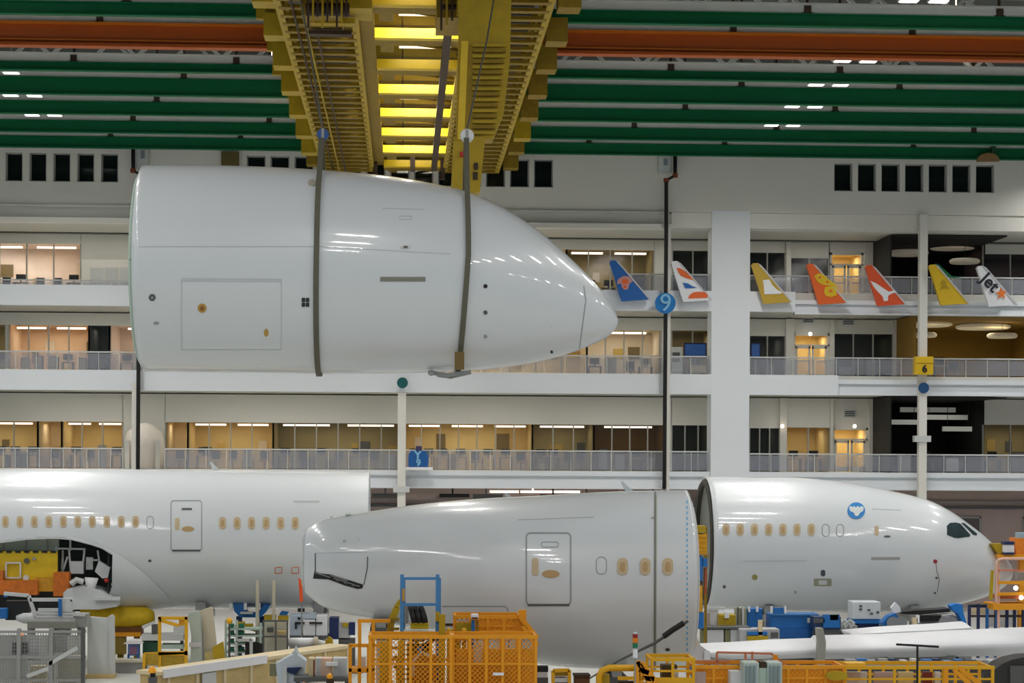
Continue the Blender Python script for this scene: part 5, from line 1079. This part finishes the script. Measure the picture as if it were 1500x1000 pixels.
# right cages
t, x0, x1, zd, zt = cage(955, 1016, 965, 1000, 59, 1.2, YMESH, 'yellow railed platform holding a dark machine below the aft section end', posts=2)
bx(970, 992, 974, 1010, 59.4, .5).build('dark_machine', mat('dk_olive', (66, 54, 24), .6, var=.5, scale=6), t); bx(987, 994, 980, 992, 59.3, .1).build('grey_plate', LGREY, t)
t = eq('yellow_robot_arm', 'orange lattice arm slanting beside the signal tower', 'arm', 945, 58.8)
bars([((934, 968), (952, 1000)), ((940, 970), (962, 1000)), ((934, 968), (934, 1010)), ((941, 975), (938, 1000)), ((936, 980), (950, 985)), ((938, 992), (958, 994))], 58.8, .14, 'arm_bar', OMESH, t); to_floor(933, 946, 1000, 58.9, .4, 'pedestal', OMESH, t)
t, x0, x1, zd, zt = cage(1018, 1236, 976, 1010, 59.4, 1.4, OMESH, 'long orange mesh platform along the lower right of centre', posts=8, meshpanel=.8)
bx(1018, 1236, 980, 1040, 60.4, .08).build('back_sheet', MATS['sheet_orange'], t)
bars([((1018, 968), (1068, 968)), ((1050, 955), (1130, 957)), ((1050, 955), (1050, 976)), ((1092, 956), (1092, 976)), ((1102, 954), (1102, 976)), ((1130, 957), (1152, 975)), ((1136, 960), (1136, 976))], 60.6, .06, 'upper_rail', mat('rail_grey_or', (196, 130, 96)), t)
bx(1133, 1139, 959, 970, 60.5, .15).build('orange_box', OMESH, t); MB().prism([(P(a, b, 59.3).x, P(a, b, 59.3).z) for a, b in ell(1225, 989, 16, 7)], 59.2, 59.35).build('yellow_shield', YEL, t); bx(1018, 1034, 984, 1000, 59.3, .1).build('pink_panel', PINK, t)
t = eq('server_cabinets', 'pair of tall pale green cabinets rising over the orange platform', 'cabinet', 1117, 59)
for a, b in ((1089, 1112), (1124, 1146)):
    bx(a, b, 970, 1040, 58.6, .7).build('cabinet', mat('cab_green', (176, 190, 184), .5), t, bevel=.03)
    for k in range(3): bx(a+3+k*6, a+6+k*6, 975, 1030, 58.55, .06).build('louvre', mat('louvre', (120, 140, 146)), t)
bx(1112, 1124, 978, 1040, 58.7, .5).build('middle_unit', PALEG, t); bx(1114, 1122, 969, 978, 58.7, .4).build('dark_box', DARKB, t); bx(1070, 1088, 983, 1040, 58.8, .5).build('side_unit', LGREY, t); to_floor(1072, 1144, 1035, 58.7, .6, 'plinth', DGREY, t)
t, x0, x1, zd, zt = cage(1238, 1454, 977, 1012, 60, 1.4, YMESH, 'long yellow railed platform at the lower right', posts=6)
for a, b, mt, nm in ((1281, 1311, PINK, 'pink_board'), (1316, 1338, mat('yel_board', (196, 180, 130)), 'cream_board'), (1352, 1366, mat('maroon', (110, 40, 36)), 'maroon_case'), (1240, 1270, LGREY, 'grey_board'), (1370, 1378, LGREY, 'white_strip')): bx(a, b, 984, 1030, 60.5, .15).build(nm, mt, t)
bars([((1385, 977), (1385, 1010)), ((1398, 980), (1424, 1005)), ((1404, 978), (1440, 1005))], 60, .14, 'orange_brace', OMESH, t)
bx(1240, 1268, 971, 977, 60.1, .5).build('yellow_pad', mat('pad_y2', (240, 190, 60)), t)
t = eq('antenna_mast', 'black T-shaped mast in front of the white wing panels', 'mast', 1344, 57.5); to_floor(1343, 1345.5, 945, 57.5, .06, 'pole', BLACK, t); bars([((1313, 943.5), (1332, 944.5)), ((1332, 944.5), (1375, 947))], 57.5, .06, 'crossbar', BLACK, t)
# ---- wings on the floor, lower right
def wing(st, Y, dY, name, lab):
    t = thing('aircraft_wing', lab, 'wing', (X(st[0][0], Y, 950), Y, 0)); mb = MB(); n = 20
    for px, a, b in st:
        zt = Z(a, Y, px); zb = Z(b, Y, px); x = X(px, Y, (a+b)/2); zc = (zt+zb)/2; h = (zt-zb)/2
        for k in range(n):
            q = 2*math.pi*k/n; mb.v.append(Vector((x, Y+1.2-1.2*math.cos(q)*dY, zc+h*math.sin(q)*(1-.25*math.cos(q)))))
    for i in range(len(st)-1):
        for k in range(n): a = i*n+k; b = i*n+(k+1) % n; mb.f.append((a, a+n, b+n, b))
    mb.f += [tuple(range(n)), tuple(range((len(st)-1)*n, len(st)*n))[::-1]]
    mb.build('wing_skin', fwh, t, smooth=True)
    for px, a, b in (st[1], st[-2]): x = X(px, Y, b); MB().box(x-.15, x+.15, Y+.6, Y+1.4, 0, Z(b, Y, px)+.1).build('stand', GREY, t)
    return t
wing([(1020, 949, 954), (1040, 948, 966), (1080, 946, 970), (1140, 942, 970), (1200, 940, 968)], 74.5, 1, '', 'white wing panel narrowing to the left, left of the grey upright')
wing([(1206, 936, 970), (1300, 934, 968), (1400, 929, 966), (1560, 922, 964)], 75.5, 1.1, '', 'long white wing panel at the lower right edge')
wing([(1250, 927, 934), (1300, 922.5, 932), (1380, 918, 929), (1424, 914.5, 926), (1431, 922, 925)], 78.5, .8, '', 'thin white flap lying above the long wing panel')
t = eq('grey_upright', 'grey steel upright between the two wing panels', 'post', 1204, 73.8); shape([(1197, 920), (1206, 920), (1210, 940), (1208, 980), (1196, 980), (1199, 940)], 73.8, .4, 'upright', mat('up_grey', (150, 150, 140)), t); to_floor(1196, 1208, 975, 73.9, .3, 'foot', GREY, t)
t = eq('wing_fixture_row', 'row of blue and dark tooling blocks below the long wing panel', 'tooling', 1350, 73)
for k in range(16):
    a = 1240+k*16; bx(a, a+R_.randint(8, 15), 965+R_.randint(0, 3), 973, 73+.1*(k % 3), .4).build('block', R_.choice((BLUE, NAVY, LBLUE, GREY, LGREY)), t)
bx(1238, 1500, 973, 978, 73, .8).build('bench', GREY, t); to_floor(1240, 1500, 978, 73.2, .4, 'bench_leg_panel', DGREY, t)
t = eq('covered_machine', 'black tarpaulin-covered machine in the lower right corner', 'machine', 1480, 70); shape([(1455, 1010), (1458, 980), (1468, 972), (1482, 966), (1500, 962), (1530, 960), (1530, 1010)], 70, 1.2, 'tarpaulin', mat('tarp', (44, 44, 42), .7, var=.4, scale=3, bump=.8), t); to_floor(1458, 1528, 1008, 70.1, 1, 'base', DGREY, t); bx(1480, 1500, 975, 1000, 69.9, .1).build('grey_plate', DGREY, t)
# ---- equipment under the right nose
def blk(name, lab, cat, a, b, c, d, Y, dp, mt, extra=()):
    t = eq(name, lab, cat, (a+b)/2, Y); bx(a, b, c, d, Y, dp).build('body', mt, t, bevel=.03); to_floor(a+2, b-2, d, Y+.1, dp*.7, 'stand', DGREY, t)
    for (q, r, s, u, m2, nm) in extra: bx(q, r, s, u, Y-.12, .14).build(nm, m2, t)
    return t
blk('white_cabinet', 'white cabinet with a pink door below the open nose end', 'cabinet', 1033, 1052, 893, 918, 84, .8, fwh, ((1035, 1040, 898, 917, PINK, 'door'), (1035, 1062, 889, 893, LGREY, 'top_tray')))
blk('yellow_crate', 'yellow crate with a slotted top right of the white cabinet', 'crate', 1053, 1078, 900, 918, 83.6, .8, YEL, ((1062, 1068, 896, 905, fwh, 'paper_slot'),))
t = blk('steel_rack', 'grey rack with dark uprights under the right nose', 'rack', 1079, 1094, 890, 920, 84.4, .7, mat('rack_sage', (150, 152, 130)), ((1080, 1082, 889, 920, DGREY, 'upright'), (1087, 1090, 889, 920, LGREY, 'upright')))
t = eq('work_table', 'long dark-edged table with pale boxes beneath it, left under the nose', 'table', 1060, 82.5); bx(1014, 1100, 918.5, 921, 82.5, 1.2).build('table_top', DGREY, t)
for a, b, mt in ((1028, 1034, mat('olv2', (120, 120, 84))), (1036, 1060, LGREY), (1062, 1069, MATS['olv2']), (1070, 1092, LGREY)): bx(a, b, 922, 946, 82.6, .6).build('drawer_unit', mt, t)
to_floor(1020, 1096, 946, 82.8, .6, 'base', GREY, t)
t = blk('blue_tool_block', 'narrow blue tooling block with white pegs under the nose', 'tooling', 1094, 1117, 891, 921, 84.6, .7, BLUE, ((1096, 1099, 888, 896, fwh, 'peg'), (1108, 1111, 888, 896, fwh, 'peg')))
t = blk('blue_platform_unit', 'wide blue platform unit with white pegs under the right nose', 'platform', 1128, 1200, 899, 935, 84, 1, BLUE, ((1129, 1132, 888, 898, fwh, 'peg'), (1149, 1152, 888, 898, fwh, 'peg'), (1133, 1148, 890, 899, BLUE, 'upper_block'), (1142, 1200, 921, 934, mat('bl2', (14, 90, 164)), 'lower_panel'), (1183, 1192, 905, 912, LGREY, 'grey_box'), (1130, 1190, 899, 901, LBLUE, 'top_edge')))
t = blk('grey_machine_base', 'grey machine base with a yellow tray in front of the blue blocks', 'machine', 1084, 1142, 921, 944, 82, .9, mat('mb_grey', (176, 178, 180)), ((1095, 1125, 931, 939, YEL, 'yellow_tray'), (1095, 1124, 925, 930, BLUE, 'blue_bar'), (1111, 1117, 908, 931, BEIGE, 'post'), (1130, 1140, 926, 934, DGREY, 'dial')))
t = blk('conveyor_head', 'dark and blue conveyor head between the nose and the wing', 'conveyor', 1192, 1232, 903, 922, 83, .8, mat('navy_dark', (30, 56, 100)), ((1192, 1208, 906, 912, DGREY, 'roller_box'), (1206, 1230, 900, 919, BLUE, 'blue_panel'), (1216, 1228, 900, 908, PLANTG, 'green_cap')))
t = eq('white_test_unit', 'white test cabinet with small dark switches under the right nose', 'cabinet', 1269, 87.5); bx(1249, 1290, 881, 907, 87.5, 1).build('body', mat('testw', (214, 220, 224), .5), t, bevel=.04); bx(1248, 1292, 908, 913, 87.4, 1.1).build('blue_base', BLUE, t); to_floor(1252, 1288, 913, 87.6, .8, 'stand', NAVY, t)
for px, py in ((1259, 886), (1259, 891), (1271, 892), (1275, 897), (1284, 895)): bx(px, px+4, py, py+2.5, 87.45, .06).build('switch', DGREY, t)
t = eq('cable_winch', 'grey coiled winch left of the white test cabinet', 'winch', 1236, 84)
for k in range(3): MB().tube([P(1226+k*8, 912, 84), P(1229+k*8, 908, 83.9), P(1234+k*8, 912, 84), P(1230+k*8, 918, 84), P(1226+k*8, 912, 84)], .08, 8).build('coil', LGREY, t)
bx(1226, 1256, 916, 924, 84, .6).build('base', GREY, t); to_floor(1228, 1254, 924, 84.1, .5, 'stand', DGREY, t)
t = eq('blue_jack', 'blue hydraulic jack with drums right of the white test cabinet', 'jack', 1310, 84.5); shape([(1292, 912), (1302, 902), (1312, 898), (1316, 904), (1306, 914), (1294, 918)], 84.5, .6, 'jack_arm', BLUE, t)
for px in (1308, 1320, 1384, 1394): MB().tube([P(px, 912, 84.3), P(px, 912, 84.7)], .26, 14).build('drum', mat('drum_g', (128, 130, 136)), t)
bx(1294, 1400, 917, 921, 84.4, .8).build('base', DGREY, t); to_floor(1298, 1396, 921, 84.6, .5, 'stand', DGREY, t); shape([(1312, 882), (1318, 888), (1320, 896), (1310, 898), (1306, 890)], 85.2, .3, 'white_wedge', fwh, t); bx(1337, 1344, 905, 920, 84.2, .2).build('beige_carton', BEIGE, t); bx(1343, 1347, 901, 912, 84.2, .2).build('white_bottle', fwh, t)
t = eq('engine_dolly', 'low dolly with black and silver covers under the nose tip', 'dolly', 1365, 86)
shape([(1322, 896), (1340, 894), (1365, 893), (1392, 891), (1392, 896), (1350, 900), (1322, 899)], 86, 1, 'black_cover', BLACK, t); shape([(1348, 903), (1395, 900), (1404, 903), (1406, 914), (1348, 914)], 85.6, .8, 'silver_cover', LGREY, t); shape([(1346, 901), (1380, 901), (1376, 909), (1346, 910)], 85.4, .3, 'black_tray', BLACK, t); bx(1346, 1404, 913, 917, 85.5, 1).build('deck', GREY, t); to_floor(1350, 1400, 917, 85.7, .6, 'stand', DGREY, t)
t = eq('blue_chair', 'bright blue angled seat by the nose tip scaffold', 'seat', 1403, 85); shape([(1393, 887), (1400, 884), (1410, 885), (1411, 896), (1416, 912), (1411, 913), (1404, 899), (1396, 894)], 85, .6, 'shell', mat('seat_b', (16, 116, 200)), t); to_floor(1404, 1412, 912, 85.1, .4, 'stand', NAVY, t)
t = eq('blue_scaffold', 'dark and light blue scaffold frames below the nose tip', 'scaffold', 1455, 88)
for k, px in enumerate((1420, 1433, 1446, 1460, 1475, 1486, 1500)): post(px, 884+(k == 0)*2, 88, .12, 'upright', BLUE if k in (2, 3) else NAVY, t); post(px, 886, 89.6, .1, 'upright', NAVY, t)
for py, mt in ((888, NAVY), (902, DARKB), (886, DGREY)): bars([((1418, py), (1506, py))], 88, .1, 'ledger', mt, t)
bx(1420, 1445, 890, 899, 88.8, .3).build('cream_box', BEIGE, t); bx(1448, 1484, 889, 918, 89.3, .1).build('back_board', LGREY, t)
t = eq('orange_scaffold', 'orange scaffold deck with white hand rails at the nose tip', 'scaffold', 1480, 87.2)
for px in (1463, 1510): post(px, 820, 87.2, .1, 'post', mat('peach_rail', (220, 180, 160)), t)
MB().tube([P(1459, 882, 87), P(1459, 826, 87), P(1462, 820, 87), P(1468, 818, 87), P(1515, 818, 87)], .06, 8).build('hand_rail', MATS['peach_rail'], t)
bars([((1462, 835), (1512, 835))], 87.1, .07, 'mid_rail', mat('rail_pink', (206, 120, 96)), t); bars([((1462, 853), (1512, 853)), ((1459, 870), (1512, 869)), ((1455, 889), (1512, 889))], 87.1, .13, 'deck_beam', OMESH, t)
bx(1455, 1512, 884, 893, 87, 1.5).build('deck', OMESH, t); bx(1462, 1512, 872, 877, 87.2, 1).build('deck', mat('deck_red', (170, 84, 30), var=.4, scale=5), t)
for px, py in ((1488, 861), (1496, 875)): MB().sphere(P(px, py, 87), .1).build('work_lamp', LAMP, t)
shape([(1449, 878), (1452, 835), (1456, 835), (1454, 878)], 86.9, .08, 'yellow_pole', YEL, t); bx(1490, 1512, 838, 850, 87.5, .3).build('grey_duct', GREY, t)
for px in (1460, 1500): to_floor(px-2, px+2, 890, 88, .2, 'leg', NAVY, t)
t = eq('orange_lift_head', 'orange and yellow machine with a white barrel above the nose tip', 'machine', 1485, 90.5)
bx(1488, 1520, 788, 818, 90.5, 1).build('orange_housing', mat('oh', (226, 130, 26), .6, var=.3, scale=5), t); shape([(1453, 796), (1470, 796), (1472, 812), (1462, 810)], 90.6, .5, 'yellow_jib', YEL, t); bx(1471, 1486, 797, 810, 90.3, .4).build('white_barrel', fwh, t, bevel=.05)
for a, b in ((793, 797), (809, 812)): bx(1471, 1486, a, b, 90.25, .5).build('barrel_band', NAVY, t)
bx(1462, 1520, 812, 817, 90.4, 1).build('orange_beam', OMESH, t); to_floor(1494, 1506, 816, 90.9, .4, 'mast', OMESH, t); bx(1492, 1512, 780, 788, 90.6, .5).build('pale_cap', mat('cap_b', (150, 180, 196)), t)
# ---- access tower between the aft section and the right nose
t = eq('access_tower', 'yellow and blue access tower in the gap before the open nose', 'tower', 1022, 80)
for a, b, c, d, mt, nm in ((1016, 1034, 770, 780, YEL, 'yellow_guard'), (1016, 1036, 782, 812, mat('tower_y', (206, 150, 14), .6, var=.35, scale=5), 'yellow_guard'), (1013, 1029, 815, 850, BLUE, 'blue_housing'), (1015, 1028, 851, 857, DARKB, 'brown_sill'), (1016, 1029, 857, 896, MATS['tower_y'], 'yellow_guard'), (1013, 1031, 897, 920, BLUE, 'blue_housing'), (1030, 1036, 818, 830, BLUE, 'blue_valve')): bx(a, b, c, d, 80, .8).build(nm, mt, t)
for a, b in ((1014, 833), (1017, 848)): bx(a, a+5, b-4, b+2, 79.9, .12).build('white_case', fwh, t)
for px in (1013, 1034): post(px, 772 if px > 1020 else 815, 80.9, .1, 'post', YELD if px > 1020 else BLUE, t)
for k in range(4): bx(1016, 1034, 784+k*7, 785.5+k*7, 79.95, .06).build('rail', YMESH, t)
bx(1032, 1035, 832, 870, 80.2, .2).build('orange_hose', mat('hose_or', (170, 80, 40)), t)
t = eq('white_hopper', 'white hopper with orange edges below the access tower', 'hopper', 1026, 70); shape([(1012, 925), (1018, 922), (1026, 945), (1040, 955), (1042, 972), (1016, 974)], 70, .5, 'hopper', mat('hop', (206, 204, 206)), t); bx(1014, 1020, 935, 946, 69.9, .1).build('orange_edge', OMESH, t); bx(1032, 1040, 953, 966, 69.9, .12).build('white_door', fwh, t); to_floor(1014, 1040, 972, 70.1, .4, 'stand', DGREY, t)
t = eq('wood_step', 'low pale platform step under the left fuselage', 'step', 165, 83); bx(127, 212, 966, 970, 81.5, .8).build('board', mat('step_pale', (200, 196, 176)), t); to_floor(130, 208, 970, 81.6, .6, 'riser', GREY, t)

# ================================================================ LABELS OF LOOK-ALIKES: say which one
ORD = ['first', 'second', 'third', 'fourth', 'fifth', 'sixth', 'seventh', 'eighth', 'ninth', 'tenth', 'eleventh', 'twelfth', 'thirteenth', 'fourteenth', 'fifteenth', 'sixteenth', 'seventeenth', 'eighteenth', 'nineteenth', 'twentieth']
bpy.context.view_layer.update()
def centre_px(o):
    q = [o]+list(o.children); pts = [c.matrix_world @ Vector(b) for c in q if c.type == 'MESH' for b in c.bound_box]
    return to_px(sum(pts, Vector())/len(pts)) if pts else (0, 0)
byl = {}
for o in list(sc.objects):
    if o.parent is None and 'label' in o.keys() and 'group' in o.keys(): byl.setdefault(o['label'], []).append(o)
gaps = {104: 'over the second green beam', 98: 'over the third green beam', 92: 'over the tall green beam', 87: 'under the orange beam', 75: 'along the top edge'}
for lab, obs in byl.items():
    if len(obs) < 2: continue
    if obs[0].name.startswith('high_bay_light'):
        for o in obs:
            g = min(gaps, key=lambda k: abs(k-o.location.y)); c = min((-18.2, .4, 19.2), key=lambda v: abs(v-o.location.x))
            o['label'] = '%s lamp of the white pair %s, %s' % ('left' if o.location.x < c else 'right', gaps[g], {-18.2: 'left of the crane', .4: 'above the crane', 19.2: 'right of the crane'}[c])
        continue
    px = {o: centre_px(o)[0] for o in obs}
    if obs[0].name.startswith('hanger_bracket'):
        for side, sel in (('left', sorted((o for o in obs if px[o] < 420), key=lambda o: -px[o])), ('right', sorted((o for o in obs if px[o] > 775), key=lambda o: px[o]))):
            for i, o in enumerate(sel): o['label'] = lab+', %s %s of the crane' % (ORD[i], side)
        mid = [o for o in obs if 420 <= px[o] <= 775]
        for o in mid: bpy.data.objects.remove(o)
        continue
    inside = sorted((o for o in obs if -5 < px[o] < 1505), key=lambda o: px[o])
    if len(inside) > 1:
        for i, o in enumerate(inside): o['label'] = lab+', %s from left' % ORD[min(i, 19)]
    for o in obs:
        if not -60 < px[o] < 1560:
            for ch in list(o.children): bpy.data.objects.remove(ch)
            bpy.data.objects.remove(o)
